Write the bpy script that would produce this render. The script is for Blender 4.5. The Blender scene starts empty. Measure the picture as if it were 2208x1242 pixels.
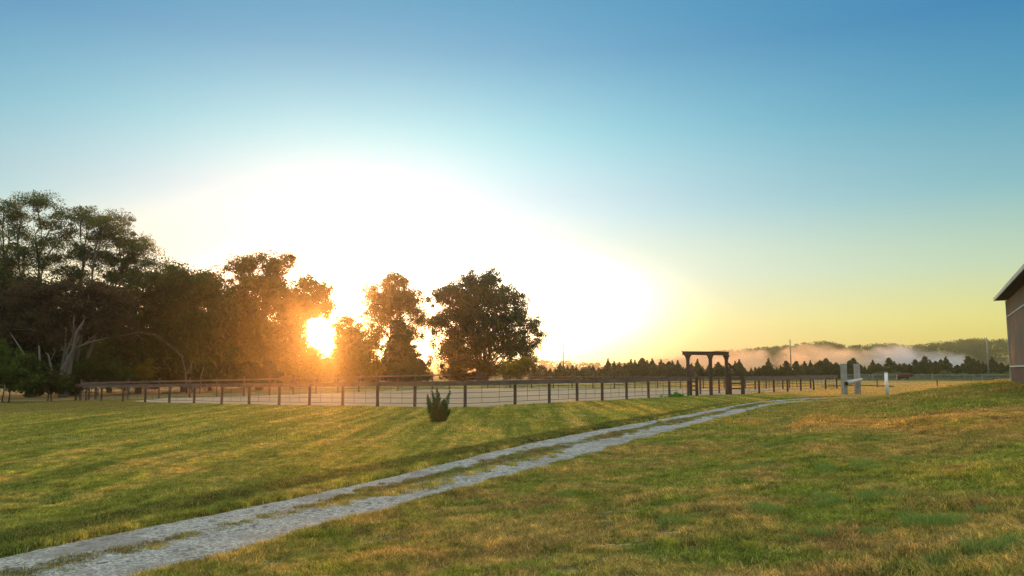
import bpy, bmesh, math, random
import numpy as np
from mathutils import Vector, Matrix

SC = bpy.context.scene
COL = SC.collection
PI = math.pi
rng = np.random.default_rng(7)
random.seed(7)

# ------------------------------------------------------------------ camera geometry
CAM_Z = 2.2
F = 1700.0
PITCH = math.atan(176.0 / 1700.0)

def ray(u, v):
    a, b = u - 1104.0, 621.0 - v
    cp, sp = math.cos(PITCH), math.sin(PITCH)
    return np.array([a, F * cp - b * sp, F * sp + b * cp])

def P(u, v, D):
    """point seen at photo pixel (u,v), D metres ahead"""
    r = ray(u, v)
    r = r * (D / r[1])
    return np.array([r[0], D, CAM_Z + r[2]])

def PX(u, D):
    return (u - 1104.0) / (F * 1.004) * D

def sstep(t):
    t = np.clip(t, 0, 1)
    return t * t * (3 - 2 * t)

def bump(x, y):
    return (0.035 * np.sin(x * 0.83 + 1.3 * np.sin(y * 0.41)) * np.sin(y * 0.67 + x * 0.21)
            + 0.03 * np.sin(x * 0.31 + y * 0.47 + 1.0) + 0.015 * np.sin(2.3 * x - 0.9 * y + np.sin(y * 1.7))
            + 0.010 * np.sin(3.9 * y + 1.6 * x + 2 * np.sin(x * 1.1)))

RX, RY = 11.4, 39.8
RDX, RDY = 0.453, 0.891

def s_of(x, y):      # metres to the right of the drive's right edge
    return (x - RX) * RDY - (y - RY) * RDX

def height(x, y):
    x = np.asarray(x, float); y = np.asarray(y, float)
    z = -0.02 * np.logaddexp(0, (-x - 3.0) / 2.0) * 2.0 * np.clip((300 - y) / 180, 0, 1)
    s = s_of(x, y)
    amp = 0.98 + 0.60 * sstep((y - 5) / 35)
    fade = 1 - sstep((y - (42.5 + 0.42 * np.clip(s, 0, 12.5))) / 15)
    back = 1 - sstep((-y - 15) / 25)
    m = amp * sstep(s / 15.0) * fade * back
    z = z + m
    lawn = np.clip(s / 2.0, 0, 1) * fade + np.clip((-s - 3.4) / 2.0, 0, 1) * 0.5
    lawn = lawn * np.clip((70 - y) / 20, 0, 1)
    z = z + bump(x, y) * lawn
    # a few terraces / old ruts across the mound
    z = z + 0.05 * np.sin(s * 1.5 + 0.35 * np.sin(y * 0.3)) * sstep((s - 2) / 3) * np.clip((45 - y) / 10, 0, 1)
    # shoulder along the drive
    z = z + 0.06 * np.exp(-((s + 2.95) / 0.35) ** 2) * np.clip((60 - y) / 10, 0, 1)
    # far ridge on the right
    hill = 13.0 * np.exp(-((y - 700.0) / 110.0) ** 2) * sstep((x - 60) / 150.0)
    hill2 = 6.0 * np.exp(-((y - 1100.0) / 130.0) ** 2)
    return z + hill + hill2

def H(x, y):
    return float(height(x, y))

# ------------------------------------------------------------------ generic helpers
def tag(o, label=None, cat=None, group=None, kind=None):
    if label: o['label'] = label
    if cat: o['category'] = cat
    if group: o['group'] = group
    if kind: o['kind'] = kind
    return o

def empty(name, loc=(0, 0, 0), rz=0.0):
    o = bpy.data.objects.new(name, None)
    o.empty_display_size = 0.3
    COL.objects.link(o)
    o.location = loc
    o.rotation_euler = (0, 0, rz)
    return o

def mesh_np(name, verts, faces, mat, parent=None, smooth=False, loc=None, attrs=None, link=True):
    verts = np.asarray(verts, np.float32)
    me = bpy.data.meshes.new(name)
    if isinstance(faces, np.ndarray):
        n, k = faces.shape
        me.vertices.add(len(verts)); me.vertices.foreach_set('co', verts.ravel())
        me.loops.add(n * k); me.loops.foreach_set('vertex_index', faces.astype(np.int32).ravel())
        me.polygons.add(n)
        me.polygons.foreach_set('loop_start', np.arange(0, n * k, k, dtype=np.int32))
        me.polygons.foreach_set('loop_total', np.full(n, k, np.int32))
        me.update(calc_edges=True)
    else:
        me.from_pydata([tuple(map(float, v)) for v in verts], [], faces)
        me.update()
    if smooth and len(me.polygons):
        me.polygons.foreach_set('use_smooth', np.ones(len(me.polygons), bool))
    if attrs:
        for k_, arr in attrs.items():
            a = me.attributes.new(k_, 'FLOAT', 'POINT')
            a.data.foreach_set('value', np.asarray(arr, np.float32))
    if mat: me.materials.append(mat)
    o = bpy.data.objects.new(name, me)
    if link: COL.objects.link(o)
    if parent: o.parent = parent
    if loc is not None: o.location = loc
    return o

class MB:
    """collects boxes, beams and tubes into one mesh"""
    def __init__(s): s.v = []; s.f = []
    def box(s, c, size, rz=0.0):
        x, y, z = [d / 2 for d in size]
        ca, sa = math.cos(rz), math.sin(rz)
        b = len(s.v)
        for dz in (-z, z):
            for dx, dy in ((-x, -y), (x, -y), (x, y), (-x, y)):
                s.v.append((c[0] + dx * ca - dy * sa, c[1] + dx * sa + dy * ca, c[2] + dz))
        s.f += [(b, b+3, b+2, b+1), (b+4, b+5, b+6, b+7), (b, b+1, b+5, b+4), (b+1, b+2, b+6, b+5),
                (b+2, b+3, b+7, b+6), (b+3, b, b+4, b+7)]
        return s
    def beam(s, p, q, w, h, up=(0, 0, 1)):
        p = Vector(p); q = Vector(q); d = (q - p).normalized()
        side = d.cross(Vector(up))
        if side.length < 1e-4: side = Vector((1, 0, 0))
        side.normalize(); u = side.cross(d).normalized()
        b = len(s.v)
        for o in (p, q):
            for a, c in ((-1, -1), (1, -1), (1, 1), (-1, 1)):
                s.v.append(tuple(o + side * a * w / 2 + u * c * h / 2))
        s.f += [(b, b+3, b+2, b+1)[::-1], (b+4, b+5, b+6, b+7)[::-1], (b, b+1, b+5, b+4)[::-1],
                (b+1, b+2, b+6, b+5)[::-1], (b+2, b+3, b+7, b+6)[::-1], (b+3, b, b+4, b+7)[::-1]]
        return s
    def tube(s, pts, radii, n=8, cap=True):
        pts = [Vector(p) for p in pts]
        b = len(s.v)
        for i, p in enumerate(pts):
            if i == 0: d = pts[1] - p
            elif i == len(pts) - 1: d = p - pts[i-1]
            else: d = pts[i+1] - pts[i-1]
            d = d.normalized() if d.length > 1e-9 else Vector((0, 0, 1))
            a = d.cross(Vector((0.13, 0.97, 0.2))).normalized(); c = d.cross(a)
            for k in range(n):
                t = 2 * PI * k / n
                s.v.append(tuple(p + (a * math.cos(t) + c * math.sin(t)) * radii[i]))
        for i in range(len(pts) - 1):
            for k in range(n):
                k2 = (k + 1) % n
                s.f.append((b + i*n + k, b + i*n + k2, b + (i+1)*n + k2, b + (i+1)*n + k))
        if cap:
            s.f.append(tuple(b + k for k in range(n))[::-1])
            s.f.append(tuple(b + (len(pts)-1)*n + k for k in range(n)))
        return s
    def build(s, name, mat, parent=None, smooth=False, bevel=0.0, loc=None):
        o = mesh_np(name, s.v, s.f, mat, parent, smooth, loc)
        if bevel:
            bm = bmesh.new(); bm.from_mesh(o.data)
            bmesh.ops.bevel(bm, geom=list(bm.edges), offset=bevel, segments=1, affect='EDGES')
            bmesh.ops.recalc_face_normals(bm, faces=list(bm.faces))
            bm.to_mesh(o.data); bm.free()
        return o

# ------------------------------------------------------------------ material helpers
class N:
    def __init__(s, nt): s.nt = nt
    def n(s, t, **kw):
        nd = s.nt.nodes.new(t)
        for k, v in kw.items(): setattr(nd, k, v)
        return nd
    def put(s, sock, v):
        if v is None: return
        if isinstance(v, bpy.types.NodeSocket): s.nt.links.new(v, sock)
        else:
            if isinstance(v, (tuple, list)) and len(v) == 3 and sock.type == 'RGBA': v = (*v, 1)
            sock.default_value = v
    def math(s, op, a, b=None, c=None, clamp=False):
        nd = s.n('ShaderNodeMath', operation=op, use_clamp=clamp)
        s.put(nd.inputs[0], a); s.put(nd.inputs[1], b); s.put(nd.inputs[2], c)
        return nd.outputs[0]
    def mix(s, f, a, b, bt='MIX'):
        nd = s.n('ShaderNodeMix', data_type='RGBA', blend_type=bt)
        s.put(nd.inputs[0], f); s.put(nd.inputs[6], a); s.put(nd.inputs[7], b)
        return nd.outputs[2]
    def noise(s, vec, scale, detail=4, rough=0.55, dist=0.0):
        nd = s.n('ShaderNodeTexNoise')
        s.put(nd.inputs['Vector'], vec); nd.inputs['Scale'].default_value = scale
        nd.inputs['Detail'].default_value = detail; nd.inputs['Roughness'].default_value = rough
        nd.inputs['Distortion'].default_value = dist
        return nd.outputs[0]
    def mapr(s, v, a, b, c=0.0, d=1.0, smooth=False):
        nd = s.n('ShaderNodeMapRange', interpolation_type='SMOOTHSTEP' if smooth else 'LINEAR')
        s.put(nd.inputs[0], v)
        for i, x in enumerate((a, b, c, d)): nd.inputs[i+1].default_value = x
        return nd.outputs[0]
    def ramp(s, f, stops):
        nd = s.n('ShaderNodeValToRGB'); s.put(nd.inputs[0], f)
        cr = nd.color_ramp
        while len(cr.elements) > 1: cr.elements.remove(cr.elements[-1])
        cr.elements[0].position = stops[0][0]; cr.elements[0].color = (*stops[0][1], 1)
        for p, c in stops[1:]:
            e = cr.elements.new(p); e.color = (*c, 1)
        return nd.outputs[0]
    def mapping(s, vec, scale=(1, 1, 1), rot=(0, 0, 0), loc=(0, 0, 0)):
        nd = s.n('ShaderNodeMapping'); s.put(nd.inputs[0], vec)
        nd.inputs['Scale'].default_value = scale; nd.inputs['Rotation'].default_value = rot
        nd.inputs['Location'].default_value = loc
        return nd.outputs[0]
    def bump(s, h, strength=0.5, dist=0.05):
        nd = s.n('ShaderNodeBump'); s.put(nd.inputs['Height'], h)
        nd.inputs['Strength'].default_value = strength; nd.inputs['Distance'].default_value = dist
        return nd.outputs[0]

def new_mat(name):
    m = bpy.data.materials.new(name); m.use_nodes = True
    m.node_tree.nodes.clear()
    k = N(m.node_tree)
    out = k.n('ShaderNodeOutputMaterial')
    return m, k, out

def rough_mat(name, colour_fn, rough=0.8, bump_fn=None, spec=0.3, metallic=0.0):
    m, k, out = new_mat(name)
    tc = k.n('ShaderNodeTexCoord')
    b = k.n('ShaderNodeBsdfPrincipled')
    k.put(b.inputs['Base Color'], colour_fn(k, tc.outputs['Object']))
    b.inputs['Roughness'].default_value = rough
    b.inputs['Specular IOR Level'].default_value = spec
    b.inputs['Metallic'].default_value = metallic
    if bump_fn: k.put(b.inputs['Normal'], bump_fn(k, tc.outputs['Object']))
    k.nt.links.new(b.outputs[0], out.inputs[0])
    return m

def leaf_mat(name, dark, light, trans=0.4, tcol=None, vary=0.35):
    """two-sided foliage: colour varies leaf to leaf and clump to clump"""
    m, k, out = new_mat(name)
    at = k.n('ShaderNodeAttribute', attribute_name='rnd')
    geo = k.n('ShaderNodeNewGeometry')
    cl = k.noise(geo.outputs['Position'], vary, 2)
    f = k.math('ADD', k.math('MULTIPLY', at.outputs['Fac'], 0.6), k.math('MULTIPLY', cl, 0.55), clamp=True)
    c = k.mix(f, dark, light)
    d = k.n('ShaderNodeBsdfDiffuse'); k.put(d.inputs[0], c)
    t = k.n('ShaderNodeBsdfTranslucent')
    k.put(t.inputs[0], k.mix(1.0, c, tcol or (1.7, 1.5, 0.7), 'MULTIPLY'))
    mx = k.n('ShaderNodeMixShader'); mx.inputs[0].default_value = trans
    k.nt.links.new(d.outputs[0], mx.inputs[1]); k.nt.links.new(t.outputs[0], mx.inputs[2])
    k.nt.links.new(mx.outputs[0], out.inputs[0])
    return m

def lawn_colour(k):
    """albedo of the turf as a function of place: patchy green, olive and straw"""
    geo = k.n('ShaderNodeNewGeometry')
    pos = geo.outputs['Position']
    flat = k.mapping(pos, (1, 1, 0.0))
    sep = k.n('ShaderNodeSeparateXYZ'); k.put(sep.inputs[0], pos)
    x, y = sep.outputs[0], sep.outputs[1]
    big = k.noise(flat, 0.13, 5, 0.6, 0.6)
    mid = k.noise(k.mapping(flat, (1, 1, 1), (0, 0, 0), (31, 7, 0)), 0.75, 5, 0.65, 0.4)
    # mowing rows run away to the right, about parallel with the fence on the left side
    rowv = k.mapping(flat, (0.95, 0.045, 1), (0, 0, math.radians(34)))
    rows = k.noise(rowv, 1.15, 3, 0.6)
    sdist = k.math('SUBTRACT', k.math('MULTIPLY', k.math('SUBTRACT', x, RX), RDY),
                   k.math('MULTIPLY', k.math('SUBTRACT', y, RY), RDX))
    right = k.mapr(sdist, -1.5, 1.0, 0, 1)
    # the strip beside the drive stays green
    green = (0.195, 0.250, 0.045)
    deep = (0.075, 0.185, 0.060)
    olive = (0.335, 0.335, 0.080)
    straw = (0.50, 0.37, 0.14)
    brown = (0.33, 0.22, 0.10)
    c = k.mix(k.mapr(mid, 0.42, 0.58, 0, 1), green, olive)
    c = k.mix(k.mapr(k.noise(k.mapping(flat, loc=(5, 60, 0)), 0.33, 5, 0.62, 0.8), 0.56, 0.66, 0, 0.8), c, deep)
    dryf = k.math('ADD', k.math('MULTIPLY', big, 0.55), k.math('MULTIPLY', mid, 0.45))
    dry_r = k.mapr(dryf, 0.455, 0.54, 0, 0.92)
    dry_l = k.mapr(k.math('ADD', k.math('MULTIPLY', dryf, 0.5), k.math('MULTIPLY', rows, 0.5)), 0.45, 0.55, 0, 0.85)
    dry = k.mix(right, dry_l, dry_r)
    c = k.mix(dry, c, k.mix(k.mapr(k.noise(flat, 0.5, 3), 0.4, 0.6, 0, 1), straw, k.mix(right, olive, brown)))
    c = k.mix(k.math('SUBTRACT', 1.0, right), c, k.mix(1.0, c, k.ramp(rows, [(0.42, (0.80, 0.86, 0.8)), (0.5, (1, 1, 1)), (0.58, (1.35, 1.25, 1.15))]), 'MULTIPLY'))
    # lush growth plus painted slope shade on the drive's far edge; green-brown centre strip
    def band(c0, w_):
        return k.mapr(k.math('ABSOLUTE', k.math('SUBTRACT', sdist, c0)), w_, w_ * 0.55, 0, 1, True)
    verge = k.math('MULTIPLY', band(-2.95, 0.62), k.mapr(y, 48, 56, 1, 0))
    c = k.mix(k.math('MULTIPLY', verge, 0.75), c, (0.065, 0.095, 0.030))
    strip_c = k.mix(k.mapr(k.noise(k.mapping(flat, loc=(9, 2, 0)), 0.6, 3), 0.42, 0.58, 0, 1), (0.12, 0.175, 0.055), (0.185, 0.145, 0.075))
    c = k.mix(k.math('MULTIPLY', band(-1.15, 0.55), k.mapr(y, 48, 56, 1, 0)), c, strip_c)
    # clumps and thatch
    cl = k.noise(pos, 3.2, 4, 0.65)
    cl2 = k.noise(pos, 13.0, 5, 0.75)
    c = k.mix(1.0, c, k.ramp(k.math('ADD', k.math('MULTIPLY', cl, 0.55), k.math('MULTIPLY', cl2, 0.45)),
              [(0.38, (0.26, 0.30, 0.28)), (0.47, (0.78, 0.82, 0.78)), (0.52, (1.05, 1.05, 1.0)), (0.60, (1.75, 1.60, 1.45))]), 'MULTIPLY')
    # dry ground at the far left edge of the lawn under the trees
    lf = k.math('MULTIPLY', k.mapr(x, -16, -32, 0, 1, True), k.mapr(y, 40, 60, 0, 1, True))
    c = k.mix(k.math('MULTIPLY', lf, 0.7), c, (0.21, 0.165, 0.075))
    # cured hay pasture beyond the arena on the right
    wob = k.math('MULTIPLY', k.math('SUBTRACT', k.noise(flat, 0.06, 4), 0.5), 30.0)
    py = k.math('ADD', y, wob)
    past = k.math('MULTIPLY', k.mapr(py, 60, 72, 0, 1, True), k.mapr(x, 21, 27, 0, 1, True))
    hay = k.mix(k.mapr(k.noise(flat, 0.25, 4), 0.35, 0.65, 0, 1), (0.66, 0.46, 0.19), (0.50, 0.38, 0.14))
    c = k.mix(past, c, hay)
    farg = k.mapr(py, 142, 158, 0, 1, True)
    c = k.mix(farg, c, (0.13, 0.20, 0.075))
    farf = k.mapr(y, 280, 340, 0, 1, True)
    c = k.mix(farf, c, (0.34, 0.25, 0.10))
    return c, pos

def ground_mat():
    m, k, out = new_mat('turf_soil')
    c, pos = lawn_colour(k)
    fine = k.noise(pos, 9.0, 6, 0.7)
    fine2 = k.noise(pos, 28.0, 4, 0.75)
    c = k.mix(k.mapr(k.math('ADD', k.math('MULTIPLY', fine, 0.5), k.math('MULTIPLY', fine2, 0.5)), 0.42, 0.56, 0.1, 0.95), c, (0.050, 0.042, 0.020))  # dark soil, deepened so gaps between blades read as shade
    b = k.n('ShaderNodeBsdfPrincipled'); k.put(b.inputs['Base Color'], c)
    b.inputs['Roughness'].default_value = 1.0; b.inputs['Specular IOR Level'].default_value = 0.1
    hb = k.math('ADD', k.noise(pos, 14.0, 5, 0.7), k.math('MULTIPLY', k.noise(pos, 2.2, 3), 1.5))
    k.put(b.inputs['Normal'], k.bump(hb, 0.9, 0.06))
    k.nt.links.new(b.outputs[0], out.inputs[0])
    return m

def blade_mat():
    m, k, out = new_mat('grass_blades')
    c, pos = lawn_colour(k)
    at = k.n('ShaderNodeAttribute', attribute_name='rnd')
    r = at.outputs['Fac']
    c = k.mix(k.mapr(r, 0.72, 0.78, 0, 0.7), c, (0.42, 0.32, 0.14))
    c = k.mix(k.mapr(r, 0.2, 0.0, 0, 0.6), c, (0.06, 0.16, 0.03))
    c = k.mix(1.0, c, k.ramp(k.math('FRACT', k.math('MULTIPLY', r, 7.31)), [(0.0, (0.45, 0.48, 0.45)), (0.5, (1.0, 1.0, 1.0)), (1.0, (1.8, 1.7, 1.55))]), 'MULTIPLY')
    d = k.n('ShaderNodeBsdfDiffuse'); k.put(d.inputs[0], c)
    t = k.n('ShaderNodeBsdfTranslucent'); k.put(t.inputs[0], k.mix(1.0, c, (1.5, 1.35, 0.8), 'MULTIPLY'))
    mx = k.n('ShaderNodeMixShader'); mx.inputs[0].default_value = 0.45
    k.nt.links.new(d.outputs[0], mx.inputs[1]); k.nt.links.new(t.outputs[0], mx.inputs[2])
    k.nt.links.new(mx.outputs[0], out.inputs[0])
    return m

def gravel_mat():
    m, k, out = new_mat('gravel')
    geo = k.n('ShaderNodeNewGeometry'); pos = geo.outputs['Position']
    vo = k.n('ShaderNodeTexVoronoi'); k.put(vo.inputs['Vector'], pos); vo.inputs['Scale'].default_value = 34
    vo2 = k.n('ShaderNodeTexVoronoi'); k.put(vo2.inputs['Vector'], pos); vo2.inputs['Scale'].default_value = 11
    sp = k.n('ShaderNodeSeparateColor'); k.put(sp.inputs[0], vo.outputs['Color'])
    c = k.ramp(sp.outputs[0], [(0.0, (0.165, 0.17, 0.15)), (0.5, (0.285, 0.29, 0.255)), (1.0, (0.48, 0.475, 0.42))])
    sp2 = k.n('ShaderNodeSeparateColor'); k.put(sp2.inputs[0], vo2.outputs['Color'])
    c = k.mix(k.mapr(sp2.outputs[1], 0.90, 0.94, 0, 0.7), c, (0.07, 0.07, 0.075))
    c = k.mix(k.mapr(k.noise(pos, 0.8, 5, 0.6), 0.48, 0.62, 0, 0.6), c, (0.17, 0.155, 0.13))
    b = k.n('ShaderNodeBsdfPrincipled'); k.put(b.inputs['Base Color'], c)
    b.inputs['Roughness'].default_value = 0.95; b.inputs['Specular IOR Level'].default_value = 0.2
    h = k.math('ADD', k.math('MULTIPLY', vo.outputs['Distance'], -1.2), k.noise(pos, 3.0, 4))
    k.put(b.inputs['Normal'], k.bump(h, 0.9, 0.03))
    k.nt.links.new(b.outputs[0], out.inputs[0])
    return m

def sand_mat():
    m, k, out = new_mat('sand')
    geo = k.n('ShaderNodeNewGeometry'); pos = geo.outputs['Position']
    c = k.mix(k.mapr(k.noise(k.mapping(pos, (0.35, 1, 1)), 0.5, 6, 0.65), 0.35, 0.65, 0, 1),
              (0.36, 0.275, 0.17), (0.265, 0.20, 0.125))
    c = k.mix(k.mapr(k.noise(pos, 4.0, 5, 0.7), 0.55, 0.7, 0, 0.5), c, (0.15, 0.125, 0.095))
    b = k.n('ShaderNodeBsdfPrincipled'); k.put(b.inputs['Base Color'], c)
    b.inputs['Roughness'].default_value = 1.0; b.inputs['Specular IOR Level'].default_value = 0.1
    k.put(b.inputs['Normal'], k.bump(k.noise(k.mapping(pos, (0.5, 1.4, 1)), 5.0, 5, 0.7), 1.0, 0.08))
    k.nt.links.new(b.outputs[0], out.inputs[0])
    return m

def wood_fn(a, b, sc=(14, 14, 1.2)):
    def f(k, v):
        g = k.noise(k.mapping(v, sc), 1.0, 6, 0.65, 0.6)
        s_ = k.noise(v, 1.7, 4)
        c = k.mix(k.mapr(g, 0.3, 0.7, 0, 1), a, b)
        return k.mix(k.mapr(s_, 0.4, 0.7, 0, 0.5), c, tuple(x * 0.6 for x in a))
    return f
def wood_bump(k, v): return k.bump(k.noise(k.mapping(v, (20, 20, 1.5)), 1.0, 5, 0.7), 0.6, 0.02)

M = {}
M['fence'] = rough_mat('brown_fence_wood', wood_fn((0.085, 0.05, 0.036), (0.165, 0.105, 0.074)), 0.8, wood_bump)
M['rail'] = rough_mat('weathered_rail_wood', wood_fn((0.13, 0.085, 0.064), (0.24, 0.165, 0.128), (1.5, 1.5, 14)), 0.8, wood_bump)
M['pipe'] = rough_mat('brown_steel_pipe', lambda k, v: k.mix(k.noise(v, 3.0, 4), (0.07, 0.05, 0.04), (0.15, 0.10, 0.075)), 0.55)
M['arch'] = rough_mat('dark_stained_timber', wood_fn((0.085, 0.042, 0.026), (0.15, 0.078, 0.048)), 0.75, wood_bump)
M['grey_timber'] = rough_mat('grey_weathered_timber', wood_fn((0.26, 0.24, 0.205), (0.50, 0.47, 0.41), (9, 9, 0.7)), 0.9, wood_bump)
M['log'] = rough_mat('bare_grey_log', wood_fn((0.38, 0.37, 0.34), (0.58, 0.56, 0.51), (1.0, 12, 12)), 0.9, wood_bump)
M['hollow'] = rough_mat('rotten_end_grain', lambda k, v: k.mix(k.noise(v, 8.0, 4), (0.02, 0.017, 0.014), (0.06, 0.045, 0.035)), 0.95)
M['white_pipe'] = rough_mat('white_plastic_pipe', lambda k, v: k.mix(k.mapr(k.noise(v, 2.0, 5), 0.4, 0.7, 0, 0.6), (0.74, 0.76, 0.76), (0.52, 0.52, 0.47)), 0.45, None, 0.5)
M['pole'] = rough_mat('grey_utility_pole', wood_fn((0.24, 0.205, 0.16), (0.40, 0.35, 0.28), (6, 6, 0.5)), 0.9, wood_bump)
M['metal'] = rough_mat('galvanised_fitting', lambda k, v: k.mix(k.noise(v, 5.0, 3), (0.28, 0.28, 0.28), (0.42, 0.42, 0.40)), 0.4, None, 0.5, 0.7)
M['cream_pipe'] = rough_mat('cream_gate_pipe', lambda k, v: k.mix(k.noise(v, 4.0, 4), (0.55, 0.47, 0.36), (0.70, 0.62, 0.50)), 0.5)
M['rust'] = rough_mat('rusty_panel_steel', lambda k, v: k.mix(k.noise(v, 3.0, 5), (0.17, 0.085, 0.05), (0.30, 0.17, 0.10)), 0.7)
M['bark'] = rough_mat('bark', lambda k, v: k.mix(k.noise(k.mapping(v, (5, 5, 1.2)), 1.0, 6, 0.7), (0.075, 0.058, 0.043), (0.20, 0.165, 0.13)), 0.95,
                      lambda k, v: k.bump(k.noise(k.mapping(v, (6, 6, 1)), 1.0, 5), 1.0, 0.08))
M['dim_bark'] = rough_mat('grey_brown_bark', lambda k, v: k.mix(k.noise(k.mapping(v, (5, 5, 1.2)), 1.0, 6, 0.7), (0.075, 0.06, 0.05), (0.17, 0.14, 0.12)), 0.95)
M['pale_bark'] = rough_mat('pale_bark', lambda k, v: k.mix(k.noise(k.mapping(v, (5, 5, 1.2)), 1.0, 6, 0.7), (0.11, 0.09, 0.075), (0.27, 0.23, 0.195)), 0.95,
                      lambda k, v: k.bump(k.noise(k.mapping(v, (6, 6, 1)), 1.0, 5), 1.0, 0.08))
M['leaf_green'] = leaf_mat('leaf_green', (0.024, 0.050, 0.012), (0.070, 0.108, 0.024))
M['leaf_feather'] = leaf_mat('leaf_feathery', (0.036, 0.066, 0.024), (0.105, 0.14, 0.045), 0.45)
M['leaf_olive'] = leaf_mat('leaf_olive', (0.060, 0.066, 0.016), (0.155, 0.145, 0.030), 0.5)
M['leaf_maroon'] = leaf_mat('leaf_brownish', (0.042, 0.036, 0.022), (0.095, 0.072, 0.045), 0.4)
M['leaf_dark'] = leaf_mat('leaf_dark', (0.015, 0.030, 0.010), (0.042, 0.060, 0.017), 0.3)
M['leaf_yellow'] = leaf_mat('leaf_yellow', (0.13, 0.12, 0.02), (0.30, 0.25, 0.04), 0.5)
M['leaf_scrub'] = leaf_mat('leaf_scrub', (0.050, 0.080, 0.030), (0.115, 0.155, 0.06), 0.4)
M['needle'] = leaf_mat('cedar_needle', (0.022, 0.050, 0.016), (0.062, 0.105, 0.032), 0.2, (1.3, 1.3, 0.8))
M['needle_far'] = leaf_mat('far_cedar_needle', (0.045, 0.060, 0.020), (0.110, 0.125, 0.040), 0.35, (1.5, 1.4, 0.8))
M['juniper'] = leaf_mat('juniper_needle', (0.022, 0.085, 0.028), (0.055, 0.175, 0.055), 0.12, (1.2, 1.3, 0.8), 2.0)
M['weed'] = leaf_mat('weed_leaf', (0.08, 0.22, 0.02), (0.14, 0.34, 0.04), 0.4)
M['blade'] = blade_mat()
M['rank'] = leaf_mat('rank_grass', (0.060, 0.135, 0.040), (0.30, 0.40, 0.11), 0.45, (1.4, 1.3, 0.9), 5.0)
M['stone'] = rough_mat('dark_stone', lambda k, v: k.mix(k.noise(v, 9.0, 4), (0.05, 0.055, 0.07), (0.13, 0.13, 0.14)), 0.9)

# ------------------------------------------------------------------ ground sheet
def axis(lo_far, lo, hi, hi_far, step, growth):
    a = list(np.arange(lo, hi + 1e-6, step))
    st = step; x = hi
    while x < hi_far:
        st *= growth; x += st; a.append(x)
    st = step; x = lo
    while x > lo_far:
        st *= growth; x -= st; a.insert(0, x)
    return np.array(a)
xs = axis(-3500, -32, 34, 3500, 0.26, 1.045)
ys = axis(-400, 2, 60, 4200, 0.26, 1.04)
gx, gy = np.meshgrid(xs, ys)
gz = height(gx, gy)
nx, ny = len(xs), len(ys)
idx = np.arange(nx * ny).reshape(ny, nx)
fc = np.stack([idx[:-1, :-1], idx[:-1, 1:], idx[1:, 1:], idx[1:, :-1]], -1).reshape(-1, 4)
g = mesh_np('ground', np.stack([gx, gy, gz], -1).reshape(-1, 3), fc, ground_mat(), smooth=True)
tag(g, kind='structure')

# ------------------------------------------------------------------ gravel drive: two wheel tracks with a grass strip
LE = [(-16.5, -10.2), (-11.4, -0.1), (-6.34, 9.76), (-3.25, 15.3), (-0.05, 22.9), (3.1, 29.2), (8.4, 39.0), (14.9, 51.3), (19.5, 58.2), (25.0, 63.2), (32.0, 66.8), (40, 69)]
RE = [(-14.0, -11.4), (-9.0, -1.3), (-3.98, 8.7), (-0.72, 15.0), (1.95, 20.4), (5.2, 27.2), (10.5, 37.8), (16.6, 49.6), (21.6, 54.4), (27.2, 57.8), (34.5, 60.0), (43.5, 61.0)]
def catmull(pts, n):
    pts = np.array(pts, float); out = []
    for i in range(len(pts) - 1):
        p0 = pts[max(i-1, 0)]; p1 = pts[i]; p2 = pts[i+1]; p3 = pts[min(i+2, len(pts)-1)]
        for t in np.linspace(0, 1, n, endpoint=False):
            out.append(0.5 * ((2*p1) + (p2-p0)*t + (2*p0-5*p1+4*p2-p3)*t*t + (3*p1-p0-3*p2+p3)*t**3))
    out.append(pts[-1]); return np.array(out)
Lc, Rc = catmull(LE, 60), catmull(RE, 60)
nS = len(Lc); K = 16
tt = np.linspace(0, 1, K)
arc = np.concatenate([[0], np.cumsum(np.linalg.norm(np.diff(Lc, axis=0), axis=1))])
def wav(a, ph): return 0.06*np.sin(a*1.7+ph) + 0.05*np.sin(a*3.9+2*ph) + 0.04*np.sin(a*8.3+3*ph) + 0.03*np.sin(a*19+ph)
rv = []
for i in range(nS):
    e0 = 0.0 + 0.12*wav(arc[i], 1.0); e1 = 1.0 + 0.12*wav(arc[i], 4.0)
    for j, t in enumerate(tt):
        q = Lc[i] + (Rc[i] - Lc[i]) * (e0 + (e1 - e0) * t)
        z = H(q[0], q[1]) + 0.022 + 0.03 * math.exp(-((t - 0.5) / 0.15) ** 2)
        if j == 0 or j == K - 1: z -= 0.07
        rv.append((q[0], q[1], z))
ri = np.arange(nS * K).reshape(nS, K)
rf = np.stack([ri[:-1, :-1], ri[:-1, 1:], ri[1:, 1:], ri[1:, :-1]], -1).reshape(-1, 4)[:, ::-1]
tag(mesh_np('gravel_road', rv, rf.copy(), gravel_mat(), smooth=True), kind='structure')

def in_road(x, y, pad=0.0):
    """0..1 across the drive (left to right) or None"""
    d = (Lc[:, 0] - x) ** 2 + (Lc[:, 1] - y) ** 2
    i = int(np.argmin(d)); i = min(max(i, 1), nS - 2)
    best = None
    for j in range(max(0, i - 40), min(nS, i + 90), 3):
        a, b = Lc[j], Rc[j]; ab = b - a
        t = float(np.dot(np.array([x, y]) - a, ab) / np.dot(ab, ab))
        q = a + ab * t; e = (q[0]-x)**2 + (q[1]-y)**2
        if best is None or e < best[0]: best = (e, t)
    if best[0] > 1.0: return None
    return best[1] if -pad < best[1] < 1 + pad else None

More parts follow.
